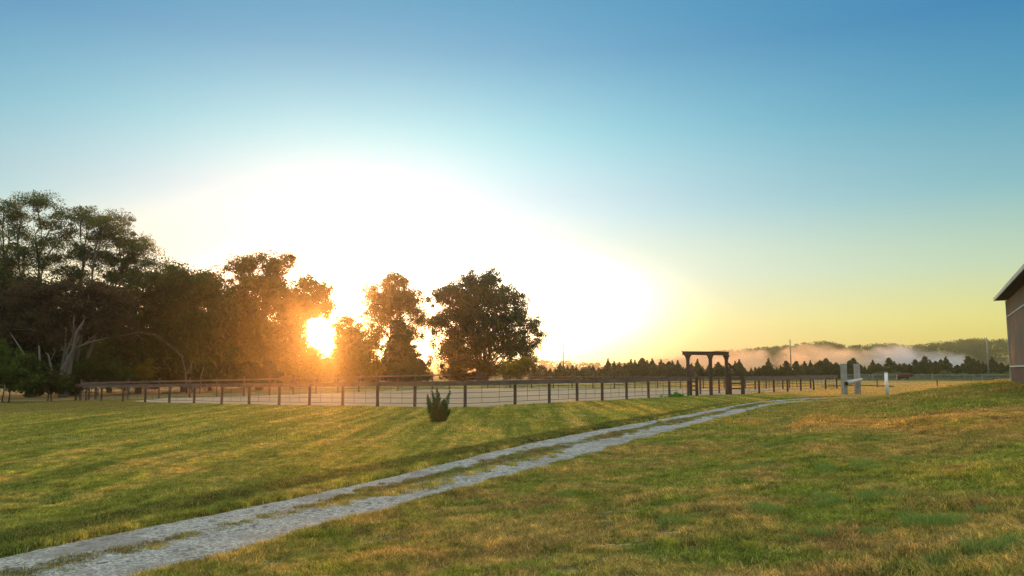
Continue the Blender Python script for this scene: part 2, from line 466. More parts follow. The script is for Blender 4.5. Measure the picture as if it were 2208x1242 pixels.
# ------------------------------------------------------------------ riding arena sand
FL = [(168, 866), (190, 866.5), (223, 867), (269, 868), (317, 869.5), (369, 871), (422, 872), (481.5, 873), (540, 873.5),
      (604.6, 874), (669.6, 874), (741, 874), (815.5, 874), (895.6, 875), (1003.5, 877)]
FL_D = [76, 74.6, 72.4, 69.6, 67.0, 64.3, 61.6, 59.0, 56.9, 54.7, 52.8, 51.0, 49.4, 48.0, 46.2]
FR = [(1003.5, 46.2), (1110.6, 49.5), (1184, 51.9), (1243.7, 53.8), (1297.7, 56.0), (1350, 58.4), (1397, 60.8), (1442, 63.4), (1484, 65.8)]
def at_px(u, D): return np.array([PX(u, D), D])
fl = [at_px(p[0], d) for p, d in zip(FL, FL_D)]
fr = [at_px(u, d) for u, d in FR]
BL_ = [(178, 70.5+5.5), (210, 77), (279, 78), (346, 78.5), (411.5, 79.2), (470, 80), (528.6, 81), (583.5, 82.5), (634, 84), (684, 85.5), (730, 87), (775, 88.5), (818, 90), (858, 91.3), (896, 92.4), (933, 93.2), (970, 94)]
bl = [at_px(u, d) for u, d in BL_]
br_u = [1005, 1052, 1100, 1146, 1193, 1233, 1278, 1324, 1368, 1417, 1466, 1515, 1560, 1605, 1650, 1700]
br = [np.array([PX(u, 94.5 - (i * 0.15)), 94.5 - (i * 0.15)]) for i, u in enumerate(br_u)]
sr_u = [(1602, 70.0), (1635, 72.5), (1666.6, 75.3), (1696, 78.2), (1724.7, 81.0), (1752, 84.0), (1778, 87.0), (1802, 89.5)]
sr = [at_px(u, d) for u, d in sr_u]
poly = [p for p in fl[3:]] + fr[1:] + [at_px(1545, 68.2)] + sr + [at_px(1702, 92.0)] + br[::-1] + bl[::-1][:14] + [at_px(285, 71)]
poly = np.array(poly)
def inside(px, py, poly):
    r = np.zeros(np.shape(px), bool); n = len(poly); j = n - 1
    for i in range(n):
        xi, yi = poly[i]; xj, yj = poly[j]
        c = ((yi > py) != (yj > py)) & (px < (xj - xi) * (py - yi) / (yj - yi + 1e-12) + xi)
        r ^= c; j = i
    return r
st = 0.45
sx = np.arange(-45, 40, st); sy = np.arange(44, 98, st)
SX, SY = np.meshgrid(sx, sy)
SXw = SX; SYw = SY
wobx = 0.35*np.sin(SY*0.9)+0.25*np.sin(SX*2.3+SY)
woby = 0.35*np.sin(SX*0.8)+0.25*np.sin(SX*2.9)+0.2*np.sin(SX*7.1)
ins = inside(SX + wobx, SY + woby + 0.35, poly)
ii = np.arange(SX.size).reshape(SX.shape)
cell = ins[:-1, :-1] & ins[1:, :-1] & ins[:-1, 1:] & ins[1:, 1:]
sf = np.stack([ii[:-1, :-1], ii[:-1, 1:], ii[1:, 1:], ii[1:, :-1]], -1)[cell]
sv = np.stack([SX, SY, height(SX, SY) + 0.012], -1).reshape(-1, 3)
used = np.unique(sf); remap = -np.ones(len(sv), int); remap[used] = np.arange(len(used))
tag(mesh_np('sand_ground', sv[used], remap[sf], sand_mat(), smooth=True), kind='structure')

# ------------------------------------------------------------------ grass (uncountable): instanced tufts
def make_patch(n, rad, hmin, hmax, width, seg, lean=0.5, seed=0):
    r = np.random.default_rng(seed)
    a = r.random(n) * 2 * PI; d = rad * np.sqrt(r.random(n)) * (0.75 + 0.25 * r.random(n))
    bx, by = d * np.cos(a), d * np.sin(a)
    h = hmin + (hmax - hmin) * r.random(n) ** 1.6
    az = r.random(n) * 2 * PI; le = lean * h * (0.3 + r.random(n))
    dx, dy = np.cos(az), np.sin(az)
    fa = r.random(n) * 2 * PI; wx, wy = np.cos(fa) * width * (0.6 + 0.8 * r.random(n)) / 2, np.sin(fa) * width * (0.6 + 0.8 * r.random(n)) / 2
    z0 = -0.02 * np.ones(n)
    if seg == 1:
        v = np.stack([np.stack([bx - wx, by - wy, z0], -1), np.stack([bx + wx, by + wy, z0], -1),
                      np.stack([bx + dx * le, by + dy * le, h], -1)], 1)
        f = np.arange(3 * n).reshape(n, 3); kk = 3
    else:
        mx, my, mz = bx + dx * le * 0.3, by + dy * le * 0.3, h * 0.6
        v = np.stack([np.stack([bx - wx, by - wy, z0], -1), np.stack([bx + wx, by + wy, z0], -1),
                      np.stack([mx + wx * .8, my + wy * .8, mz], -1), np.stack([mx - wx * .8, my - wy * .8, mz], -1),
                      np.stack([bx + dx * le, by + dy * le, h], -1)], 1)
        b = np.arange(n)[:, None] * 5
        f = np.concatenate([b + np.array([[0, 1, 2]]), b + np.array([[0, 2, 3]]), b + np.array([[3, 2, 4]])], 0); kk = 5
    return v.reshape(-1, 3), f, np.repeat(r.random(n), kk)

def grass_object(name, label, protos, pts, scales, mat='blade'):
    """vertices at pts, each carrying one of the tufts in protos"""
    n = len(pts)
    me = bpy.data.meshes.new(name)
    me.vertices.add(n); me.vertices.foreach_set('co', np.asarray(pts, np.float32).ravel())
    r = np.random.default_rng(n)
    for nm, arr in (('size', scales), ('spin', r.random(n) * 2 * PI)):
        a = me.attributes.new(nm, 'FLOAT', 'POINT'); a.data.foreach_set('value', np.asarray(arr, np.float32))
    a = me.attributes.new('pick', 'INT', 'POINT'); a.data.foreach_set('value', r.integers(0, len(protos), n).astype(np.int32))
    o = bpy.data.objects.new(name, me); COL.objects.link(o)
    pc = bpy.data.collections.new(name + '_tufts')
    for i, (v, f, rn) in enumerate(protos):
        t = mesh_np('grass_tuft', v, f, M[mat], attrs={'rnd': rn}, link=False)
        pc.objects.link(t)
    ng = bpy.data.node_groups.new(name, 'GeometryNodeTree')
    ng.interface.new_socket('Geometry', in_out='INPUT', socket_type='NodeSocketGeometry')
    ng.interface.new_socket('Geometry', in_out='OUTPUT', socket_type='NodeSocketGeometry')
    nn = ng.nodes.new; L = ng.links.new
    gi, go = nn('NodeGroupInput'), nn('NodeGroupOutput')
    ci = nn('GeometryNodeCollectionInfo'); ci.inputs[0].default_value = pc
    ci.inputs['Separate Children'].default_value = True; ci.inputs['Reset Children'].default_value = True
    iop = nn('GeometryNodeInstanceOnPoints')
    L(gi.outputs[0], iop.inputs['Points']); L(ci.outputs[0], iop.inputs['Instance'])
    iop.inputs['Pick Instance'].default_value = True
    def attr(nm, t):
        a = nn('GeometryNodeInputNamedAttribute'); a.data_type = t; a.inputs[0].default_value = nm
        return a.outputs[0]
    L(attr('pick', 'INT'), iop.inputs['Instance Index'])
    cx = nn('ShaderNodeCombineXYZ'); L(attr('spin', 'FLOAT'), cx.inputs[2])
    L(cx.outputs[0], iop.inputs['Rotation'])
    L(attr('size', 'FLOAT'), iop.inputs['Scale'])
    L(iop.outputs[0], go.inputs[0])
    md = o.modifiers.new('tufts', 'NODES'); md.node_group = ng
    return tag(o, label, 'grass', kind='stuff')

_vt = rng.random((256, 256))
def vnoise(x, y, sc):
    x = np.asarray(x) * sc; y = np.asarray(y) * sc
    xi, yi = np.floor(x).astype(int), np.floor(y).astype(int); fx, fy = sstep(x - xi), sstep(y - yi)
    g_ = lambda a, b: _vt[a % 256, b % 256]
    return (g_(xi, yi) * (1-fx) + g_(xi+1, yi) * fx) * (1-fy) + (g_(xi, yi+1) * (1-fx) + g_(xi+1, yi+1) * fx) * fy
def clumpy(x, y):
    v = 0.5 * vnoise(x, y, 0.7) + 0.3 * vnoise(x, y, 2.3) + 0.2 * vnoise(x, y, 6.0)
    return 0.80 + 0.75 * sstep((v - 0.25) / 0.5)
def scatter(n, y0, y1, pad, x_hi=0.75):
    y = np.sqrt(rng.random(n) * (y1**2 - y0**2) + y0**2)
    x = (rng.random(n) * 2 - 1) * (x_hi * y + pad)
    return x, y

road_cache = {}
def road_t(x, y):
    return np.array([(lambda t: 9.0 if t is None else t)(in_road(a, b, 0.25)) for a, b in zip(x, y)])

near_p = [make_patch(230, 0.19, 0.022, 0.058, 0.0075, 2, 1.3, s) for s in range(6)]
x, y = scatter(26000, 2.2, 26, 2.0)
s_ = s_of(x, y)
t_ = np.where((s_ > -3.6) & (s_ < 0.8), road_t(x, y), 9.0)
ok = (t_ > 1.10) | (t_ < -0.12)
x, y = x[ok], y[ok]
grass_object('lawn_grass', 'short mown lawn grass, green mixed with straw, in front of the camera and along the gravel drive', near_p,
             np.stack([x, y, height(x, y)], -1), (0.8 + 0.4 * rng.random(len(x))) * clumpy(x, y))

mid_p = [make_patch(360, 0.55, 0.028, 0.068, 0.018, 1, 1.2, 20 + s) for s in range(6)]
x, y = scatter(19000, 22, 76, 3.0)
s_ = s_of(x, y)
t_ = np.where((s_ > -5) & (s_ < 2), road_t(x, y), 9.0)
ok = ((t_ > 1.45) | (t_ < -0.5)) | (t_ == 9.0)
ok &= ~((s_ > -3.6) & (s_ < 1.2) & (y < 52))
ok &= ~inside(x, y, poly)
ok &= ~((y > 57) & (y < 70.5) & (x > 17) & (x < 44) & (t_ != 9.0))
x, y = x[ok], y[ok]
grass_object('far_lawn_grass', 'mown grass with pale mowing rows between the drive and the arena fence', mid_p,
             np.stack([x, y, height(x, y)], -1), (0.8 + 0.4 * rng.random(len(x))) * clumpy(x, y))

# drive margins and the strip between the wheel tracks
edge_p = [make_patch(170, 0.16, 0.02, 0.085, 0.008, 2, 0.9, 40 + s) for s in range(5)]
ex = []; ey = []; es = []
for i in range(0, nS, 1):
    if Lc[i][1] > 66 or Lc[i][1] < 3: continue
    a = arc[i]
    dens = 1.0 if Lc[i][1] < 40 else 0.6
    for rep in range(24):
        ab = Rc[i] - Lc[i]; j = Lc[min(i+1, nS-1)] - Lc[i]
        strip = 0.5*(1+math.sin(a*0.9+1))*0.5 + 0.5*(1+math.sin(a*0.37+2.2))*0.5
        r0 = random.random()
        if r0 < 0.34: t = -0.01 - abs(random.gauss(0, 0.12)) + 0.03 * math.sin(a*2.1)
        elif r0 < 0.56: t = 1.01 + abs(random.gauss(0, 0.07)) + 0.03 * math.sin(a*2.7)
        else:
            if random.random() > (strip * 1.4 + 0.10): continue
            t = 0.5 + random.gauss(0, 0.065) * (0.5 + strip)
        q = Lc[i] + ab * t + j * random.random()
        ex.append(q[0]); ey.append(q[1]); es.append((0.6 + 0.7 * random.random()) * (1.0 if abs(t-0.5) > 0.3 else 0.8))
ex, ey = np.array(ex), np.array(ey)
grass_object('verge_grass', 'ragged grass on the drive edges and on the strip between its two gravel wheel tracks', edge_p,
             np.stack([ex, ey, height(ex, ey) + 0.02], -1), np.array(es))

# taller rank tufts on the mound
tall_p = [make_patch(260, 0.22, 0.06, 0.17, 0.008, 2, 0.75, 60 + s) for s in range(5)]
tx = []; ty = []
spots = [(1720, 1095, 1.3, .25), (1560, 1102, .5, .12), (1790, 1090, .4, .12), (1930, 1000, 1.3, .4), (1830, 1010, .9, .3), (2170, 1035, .9, .3), (2050, 1130, 1.0, .25),
         (1940, 1140, .8, .2), (1760, 1160, .5, .2), (2190, 1190, .5, .25), (2080, 1215, .5, .2), (1500, 1120, .6, .2), (1640, 1010, .8, .3), (1590, 905, 1.2, .5), (1230, 1075, .4, .15), (1880, 1080, .7, .2)]
def hit(u, v):
    r = ray(u, v); t = 0.5
    for _ in range(4000):
        t += 0.03 / 1.0 * max(1.0, t * 0.05)
        p = r / r[1] * t
        if CAM_Z + p[2] < H(p[0], p[1]): return p[0], p[1]
    return p[0], p[1]
for (u, v, ra, rb) in spots:
    cx, cy = hit(u, v)
    for _ in range(int(3.2 * (ra + .3) * (rb + .3) / 0.35)):
        q = random.gauss(0, ra * 0.5); w = random.gauss(0, rb)
        tx.append(cx + q * 0.95 + w * 0.1); ty.append(cy + w + q * 0.25)
tx, ty = np.array(tx), np.array(ty)
grass_object('tall_grass', 'taller blue-green grass tufts missed by the mower on the right-hand slope', tall_p,
             np.stack([tx, ty, height(tx, ty)], -1), 0.35 + 0.75 * rng.random(len(tx)) ** 1.5, 'rank')

# hay pasture past the arena
hay_p = [make_patch(650, 2.4, 0.04, 0.13, 0.04, 1, 0.9, 80 + s) for s in range(6)]
n = 3000
y = 66 + (rng.random(n) ** 0.8) * 150; x = 24 + rng.random(n) * (0.72 * y - 10)
t_ = np.where(y < 75, road_t(x, y), 9.0)
ok = (x > (y - 66) * 0.05 + 22) & ~inside(x, y, poly) & (t_ == 9.0) & (np.hypot(x - 36.5, y - 66) > 6) & (np.hypot(x - 68, y - 136) > 5)
x, y = x[ok], y[ok]
grass_object('pasture_grass', 'dry golden pasture grass around the cow beyond the arena', hay_p,
             np.stack([x, y, height(x, y)], -1), 0.7 + 0.7 * rng.random(len(x)))

# ------------------------------------------------------------------ trees
def leaves_np(centers, rads, per, size, flat, r, upbias=0.5, shape=0.55):
    """rhombic leaves spread through clumps"""
    n = len(centers) * per
    c = np.repeat(centers, per, 0); rr = np.repeat(rads, per)
    off = r.normal(size=(n, 3)); off /= np.linalg.norm(off, axis=1, keepdims=True) + 1e-9
    off *= (r.random((n, 1)) ** 0.40)
    off[:, 2] *= flat
    p = c + off * rr[:, None]
    nrm = r.normal(size=(n, 3)); nrm[:, 2] += upbias
    nrm /= np.linalg.norm(nrm, axis=1, keepdims=True)
    t = np.cross(nrm, r.normal(size=(n, 3))); t /= np.linalg.norm(t, axis=1, keepdims=True) + 1e-9
    b = np.cross(nrm, t)
    L = size * (0.6 + 0.8 * r.random((n, 1))); W = L * shape
    v = np.stack([p - t * L, p + b * W, p + t * L, p - b * W], 1).reshape(-1, 3)
    f = np.arange(4 * n).reshape(n, 4)
    return v, f, np.repeat(r.random(n), 4)

DENS = 1.9
def blob_clumps(blobs, D, r, crad, dens, depth=1.0, flat=0.6):
    cs = []; rs = []; bc = []
    for b in blobs:
        u, v, ru, rv = b[:4]; dd = b[4] if len(b) > 4 else 0.0
        DD = D + dd
        c = P(u, v, DD); sc = DD / F
        R = np.array([ru * sc, ru * sc * depth, rv * sc])
        n = max(2, int(DENS * dens * (R[0] * R[1] * R[2]) ** 0.85 / crad ** 2.2))
        d = r.normal(size=(n, 3)); d /= np.linalg.norm(d, axis=1, keepdims=True)
        d *= (r.random((n, 1)) ** 0.5)
        q = c + d * R * 0.92
        ns = max(2, int(n * 0.12))
        e = r.normal(size=(ns, 3)); e /= np.linalg.norm(e, axis=1, keepdims=True); e[:, 2] *= 0.9
        sat = c + e * R * (0.95 + 0.28 * r.random((ns, 1)))
        q = np.concatenate([q, sat])
        cs.append(q); rs.append(np.concatenate([crad * (0.65 + 0.7 * r.random(n)), crad * (0.35 + 0.35 * r.random(ns))])); bc.append((c, q))
    return np.concatenate(cs), np.concatenate(rs), bc

def make_tree(name, label, cat, base_px, D, blobs, mat, bark='bark', crad=0.9, dens=2.2, per=70, leaf=0.17,
              flat=0.6, trunk_r=0.35, stems=1, group=None, seed=1, depth=0.9, upbias=0.5, shape=0.55, lean=0, twig=0.35, solo_trunk=None):
    r = np.random.default_rng(seed)
    bx = PX(base_px, D); bz = H(bx, D)
    root = empty(name, (bx, D, bz))
    tag(root, label, cat, group)
    C, R, bc = blob_clumps(blobs, D, r, crad, dens, depth)
    lo = bz + 0.25
    C[:, 2] = np.maximum(C[:, 2], lo)
    o3 = np.array([bx, D, bz])
    v, f, rn = leaves_np(C - o3, R, per, leaf, flat, r, upbias, shape)
    v[:, 2] = np.maximum(v[:, 2], 0.02 * r.random(len(v)))
    mesh_np('crown', v, f, M[mat], root, attrs={'rnd': rn})
    tb = MB()
    cen = np.array([c for c, q in bc])
    top = cen[:, 2].max() - bz
    cx = cen[:, 0].mean() - bx; cy = cen[:, 1].mean() - D
    stem_lines = []
    for s in range(stems):
        a = (s - (stems - 1) / 2)
        ex_ = cx + a * 0.22 * top * 0.5 + lean; ey_ = cy + r.normal() * 0.8
        pts = []; n = 7
        for i in range(n):
            t = i / (n - 1)
            pts.append((a * 0.35 + (ex_ - a * .35) * t ** 1.3 + r.normal() * 0.12 * t * 2, ey_ * t + r.normal() * 0.12, -0.3 + (top * 0.86 + 0.3) * t))
        tr = trunk_r * (0.75 if stems > 1 else 1)
        tb.tube(pts, [tr * (1.25 if i == 0 else 1) * (1 - 0.82 * i / (n - 1)) for i in range(n)], 8)
        stem_lines.append(np.array(pts))
    allp = np.concatenate(stem_lines)
    for c, q in bc:
        cc = c - o3
        # limb leaves the nearest stem well below the foliage blob
        cand = allp[(allp[:, 2] < cc[2] - 0.1 * top) & (allp[:, 2] > 0.12 * top)]
        if len(cand) == 0: cand = allp[2:3]
        w = np.linalg.norm((cand - cc) * np.array([1, 1, 0.8]), axis=1)
        s0 = cand[int(np.argmin(w))]
        mid = s0 + (cc - s0) * 0.5 + np.array([r.normal() * 0.3, r.normal() * 0.3, 0.12 * np.linalg.norm(cc - s0)])
        rad = trunk_r * 0.32
        tb.tube([s0, s0 + (mid - s0) * 0.5 + r.normal(size=3) * 0.12, mid, cc], [rad, rad * 0.85, rad * 0.65, rad * 0.4], 6, False)
        k = max(1, int(len(q) * twig))
        for qq in q[:k] - o3:
            st_ = mid if r.random() < 0.5 else cc
            tb.tube([st_, (st_ + qq) / 2 + np.array([0, 0, 0.25]) + r.normal(size=3) * 0.15, qq], [rad * 0.4, rad * 0.25, rad * 0.1], 4, False)
    tb.build('trunk', M[bark], root, True)
    return root

TG = 'trees behind the arena'
# --- far left, tall open crowns
make_tree('locust_tree', 'tallest tree at the far left, open feathery crown with sky showing between its layers', 'tree', 70, 96,
    [(75, 436, 62, 20), (8, 455, 45, 26), (25, 500, 50, 22), (95, 478, 45, 16), (52, 545, 65, 22), (-60, 490, 60, 45), (-90, 580, 70, 60), (118, 525, 42, 16), (5, 585, 60, 25), (130, 470, 30, 14), (-10, 540, 35, 20), (45, 470, 34, 16), (75, 520, 34, 14), (30, 565, 40, 18), (90, 575, 40, 18)],
    'leaf_feather', 'bark', 1.0, 2.2, 105, 0.12, 0.62, 0.34, 3, TG, 11, shape=0.4, upbias=1.2)
make_tree('locust_tree', 'spreading layered tree whose crown slopes down to the right beside the tallest one', 'tree', 160, 98,
    [(165, 458, 45, 15), (230, 478, 58, 24), (150, 505, 42, 18), (270, 520, 48, 20), (205, 553, 55, 24), (300, 538, 45, 22), (322, 568, 36, 16), (250, 597, 48, 16), (165, 590, 55, 20), (340, 590, 24, 12), (215, 515, 40, 16), (120, 560, 40, 18), (185, 535, 40, 18), (250, 560, 50, 18), (300, 600, 44, 16), (195, 480, 34, 14), (240, 500, 44, 14), (285, 560, 30, 16)],
    'leaf_feather', 'bark', 1.0, 2.4, 120, 0.12, 0.62, 0.36, 3, TG, 12, shape=0.4, upbias=1.2)
make_tree('elm_tree', 'dusky brownish-leaved tree with leaning pale trunks at the left end of the arena', 'tree', 140, 90,
    [(60, 645, 75, 48), (180, 650, 75, 48), (120, 705, 85, 45), (245, 700, 50, 40), (200, 625, 60, 24), (20, 700, 60, 50), (110, 620, 60, 26), (265, 650, 40, 30)],
    'leaf_maroon', 'pale_bark', 1.0, 1.5, 95, 0.15, 0.6, 0.30, 3, TG, 13, lean=1.2)
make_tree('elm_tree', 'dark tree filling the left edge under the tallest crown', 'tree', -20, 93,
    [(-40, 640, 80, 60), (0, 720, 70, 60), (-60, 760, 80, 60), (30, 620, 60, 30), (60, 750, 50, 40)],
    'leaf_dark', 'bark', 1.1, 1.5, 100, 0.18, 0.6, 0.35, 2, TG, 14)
make_tree('elm_tree', 'dark rounded tree right of the leaning pale trunks, below the sloping crown', 'tree', 300, 104,
    [(300, 660, 62, 48), (355, 625, 50, 40), (330, 720, 70, 50), (300, 780, 60, 45), (270, 600, 40, 22), (235, 760, 50, 50), (360, 600, 40, 22)],
    'leaf_green', 'pale_bark', 1.3, 2.2, 130, 0.16, 0.8, 0.4, 1, TG, 15)
make_tree('elm_tree', 'dense green tree with an arching bare limb in the middle of the left grove', 'tree', 400, 106,
    [(395, 640, 50, 50), (375, 590, 42, 24), (410, 700, 60, 50), (400, 770, 60, 50), (345, 790, 50, 40), (425, 610, 35, 25)],
    'leaf_green', 'pale_bark', 1.3, 2.2, 130, 0.16, 0.8, 0.35, 2, TG, 16)
make_tree('elm_tree', 'smaller pale-tipped tree left of the tall olive tree', 'tree', 455, 110,
    [(452, 600, 34, 22), (440, 625, 36, 30), (475, 640, 40, 40), (465, 700, 50, 50), (470, 775, 55, 50)],
    'leaf_green', 'bark', 1.2, 2.4, 120, 0.16, 0.8, 0.3, 1, TG, 17)
make_tree('maple_tree', 'tall olive tree with a lobed top left of the sun', 'tree', 560, 115,
    [(518, 578, 30, 24), (590, 572, 40, 26), (555, 612, 62, 26), (610, 562, 22, 14), (510, 650, 45, 36), (590, 645, 60, 30), (545, 710, 60, 45), (570, 780, 70, 45), (505, 770, 50, 45), (545, 565, 24, 16)],
    'leaf_olive', 'bark', 1.25, 2.4, 125, 0.17, 0.85, 0.42, 2, TG, 18)
make_tree('maple_tree', 'rounded tree overhanging the sun with glowing edge leaves', 'tree', 632, 118,
    [(660, 612, 36, 16), (692, 632, 30, 22), (650, 650, 45, 26), (700, 660, 24, 16), (625, 690, 34, 36), (615, 745, 42, 40), (640, 800, 60, 28), (575, 790, 50, 35), (600, 620, 30, 20), (628, 665, 40, 22), (690, 668, 34, 16), (660, 674, 26, 16), (648, 708, 18, 32), (645, 752, 24, 34), (668, 762, 16, 14)],
    'leaf_olive', 'bark', 1.2, 2.6, 125, 0.16, 0.85, 0.36, 1, TG, 19)
make_tree('hedge_bush', 'low tangled brush directly under the sun', 'bush', 700, 122,
    [(690, 797, 45, 22), (740, 800, 50, 24), (660, 815, 50, 18), (765, 780, 30, 26), (730, 780, 26, 18), (702, 780, 30, 16), (668, 774, 24, 18), (790, 805, 30, 18)],
    'leaf_olive', 'bark', 0.8, 2.6, 90, 0.15, 0.7, 0.12, 2, 'bushes behind the arena', 20)
make_tree('maple_tree', 'small loose tree right of the sun, leaves lit orange', 'tree', 765, 126,
    [(745, 692, 24, 14), (765, 715, 30, 22), (775, 755, 38, 32), (745, 765, 22, 20), (790, 790, 40, 26), (800, 730, 24, 24), (742, 725, 18, 24), (738, 755, 18, 18), (755, 740, 34, 30), (790, 760, 30, 26), (735, 705, 14, 12)],
    'leaf_olive', 'bark', 1.1, 2.7, 100, 0.15, 0.85, 0.2, 2, TG, 21)
make_tree('maple_tree', 'thin-crowned yellowish tree standing over the dark cedar', 'tree', 850, 135,
    [(850, 618, 38, 18), (812, 640, 28, 22), (888, 645, 34, 26), (842, 668, 46, 24), (903, 690, 24, 22), (798, 682, 20, 18), (858, 605, 18, 12), (800, 625, 18, 12), (880, 720, 40, 22), (815, 715, 20, 18), (850, 645, 58, 28), (825, 690, 34, 24), (900, 665, 24, 22), (912, 700, 18, 16), (790, 655, 14, 14), (850, 600, 30, 10)],
    'leaf_olive', 'bark', 1.1, 2.2, 95, 0.14, 0.85, 0.32, 2, TG, 22)
def cedar_cols(cx, top, base, w, n=9):
    out = []
    for i in range(n):
        t = i / (n - 1)
        out.append((cx, top + (base - top) * t, w * (0.16 + 0.84 * t ** 0.8), (base - top) / n * 0.9))
    return out
make_tree('cedar_tree', 'dense dark cone-shaped cedar in front of the thin yellowish tree', 'tree', 868, 130,
    cedar_cols(862, 690, 808, 56) + [(905, 790, 22, 22), (830, 795, 24, 20)],
    'needle', 'bark', 0.8, 3.0, 120, 0.14, 0.7, 0.3, 1, TG, 23)
make_tree('cottonwood_tree', 'big round cottonwood standing alone at the right end of the trees', 'tree', 1040, 140,
    [(1035, 610, 42, 24), (975, 632, 40, 28), (1095, 640, 34, 28), (1055, 597, 26, 16), (955, 680, 33, 34), (1025, 665, 60, 42), (1112, 685, 40, 38), (1150, 702, 28, 22), (965, 738, 38, 36),
     (1030, 740, 60, 45), (1098, 745, 42, 36), (1165, 722, 18, 12), (985, 790, 36, 24), (1060, 795, 45, 22), (1010, 600, 24, 14), (940, 640, 20, 14), (1128, 655, 20, 18), (1000, 640, 50, 34), (1060, 640, 50, 36), (1000, 700, 50, 40), (1075, 700, 50, 40), (1130, 740, 36, 28), (940, 700, 20, 26), (1000, 765, 46, 30), (1125, 775, 34, 24), (950, 770, 24, 22)],
    'leaf_green', 'bark', 1.15, 1.6, 130, 0.15, 0.85, 0.55, 4, TG, 24, twig=0.5)
make_tree('hedge_bush', 'small yellow-leaved bush at the foot of the big cottonwood', 'bush', 1118, 133,
    [(1118, 795, 30, 20), (1140, 780, 18, 14), (1100, 805, 24, 14)],
    'leaf_yellow', 'bark', 0.7, 2.6, 80, 0.15, 0.7, 0.10, 2, 'bushes behind the arena', 25)
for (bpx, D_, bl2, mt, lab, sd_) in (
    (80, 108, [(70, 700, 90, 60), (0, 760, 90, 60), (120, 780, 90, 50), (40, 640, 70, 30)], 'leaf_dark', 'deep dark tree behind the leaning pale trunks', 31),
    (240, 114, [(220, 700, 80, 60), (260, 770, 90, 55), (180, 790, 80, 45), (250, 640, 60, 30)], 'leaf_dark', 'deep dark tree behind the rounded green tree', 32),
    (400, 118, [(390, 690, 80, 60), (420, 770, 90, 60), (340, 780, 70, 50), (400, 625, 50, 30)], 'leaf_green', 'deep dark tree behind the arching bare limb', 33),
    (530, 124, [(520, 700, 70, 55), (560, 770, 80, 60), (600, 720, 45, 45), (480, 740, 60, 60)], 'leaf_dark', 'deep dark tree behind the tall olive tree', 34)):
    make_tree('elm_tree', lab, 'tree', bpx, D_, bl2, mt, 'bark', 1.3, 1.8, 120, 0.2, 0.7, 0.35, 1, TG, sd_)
# bushes by the fence's left end and along the back of the arena
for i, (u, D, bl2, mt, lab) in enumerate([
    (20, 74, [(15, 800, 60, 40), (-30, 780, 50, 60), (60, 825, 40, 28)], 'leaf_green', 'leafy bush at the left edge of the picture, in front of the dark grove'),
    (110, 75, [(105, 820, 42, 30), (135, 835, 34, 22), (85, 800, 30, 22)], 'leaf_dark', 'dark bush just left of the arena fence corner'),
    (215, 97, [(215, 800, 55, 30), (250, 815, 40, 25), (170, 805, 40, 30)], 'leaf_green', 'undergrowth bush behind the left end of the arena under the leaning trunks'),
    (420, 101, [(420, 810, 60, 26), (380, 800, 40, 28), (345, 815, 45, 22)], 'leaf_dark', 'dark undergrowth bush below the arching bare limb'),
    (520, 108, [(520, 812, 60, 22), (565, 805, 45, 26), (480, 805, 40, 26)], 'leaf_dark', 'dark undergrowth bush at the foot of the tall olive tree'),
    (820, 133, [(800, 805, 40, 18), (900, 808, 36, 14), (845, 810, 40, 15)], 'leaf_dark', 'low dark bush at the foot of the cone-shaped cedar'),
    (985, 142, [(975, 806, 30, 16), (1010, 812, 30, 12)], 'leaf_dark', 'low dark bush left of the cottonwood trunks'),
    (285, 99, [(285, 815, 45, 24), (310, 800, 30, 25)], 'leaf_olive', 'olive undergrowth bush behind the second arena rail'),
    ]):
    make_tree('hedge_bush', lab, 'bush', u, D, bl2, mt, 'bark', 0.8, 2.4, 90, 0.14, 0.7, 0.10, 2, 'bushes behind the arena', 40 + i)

# pale bare limbs seen against the grove
t = empty('dead_tree', (PX(395, 88), 88, H(PX(395, 88), 88)))
tag(t, 'bare pale dead tree with one long arching limb in front of the dark grove', 'tree')
tb = MB(); b0 = np.array(t.location)
def pp(u, v, D=88): return P(u, v, D) - b0
tb.tube([pp(404, 850), pp(400, 800), pp(392, 768), pp(366, 745), pp(335, 722), pp(300, 716), pp(262, 724), pp(240, 730)], [.10, .075, .06, .05, .045, .035, .025, .01], 6)
tb.tube([pp(403, 806), pp(412, 790), pp(418, 775)], [.09, .07, .03], 5)
tb.tube([pp(430, 850), pp(434, 810), pp(440, 790)], [.07, .05, .02], 5)
tb.build('trunk', M['dim_bark'], t, True)
t = empty('dead_tree', (PX(130, 84), 84, H(PX(130, 84), 84)))
tag(t, 'forked pale bare trunks leaning right at the left end of the arena', 'tree')
tb = MB(); b0 = np.array(t.location)
def pp(u, v, D=84): return P(u, v, D) - b0
tb.tube([pp(132, 850), pp(140, 790), pp(158, 755), pp(166, 715), pp(182, 690)], [.30, .24, .2, .15, .06], 8)
tb.tube([pp(160, 752), pp(195, 738), pp(235, 728)], [.12, .09, .03], 6)
tb.tube([pp(164, 722), pp(158, 700), pp(160, 680)], [.11, .08, .03], 6)
tb.tube([pp(112, 850), pp(110, 790), pp(104, 765), (pp(98, 760))], [.16, .13, .08, .03], 6)
tb.tube([pp(108, 780), pp(120, 755)], [.09, .03], 6)
tb.tube([pp(90, 850), pp(86, 790), pp(84, 745)], [.18, .14, .06], 6)
tb.tube([pp(72, 800), pp(50, 760), pp(22, 718)], [.10, .08, .03], 6)
tb.build('trunk', M['dim_bark'], t, True)

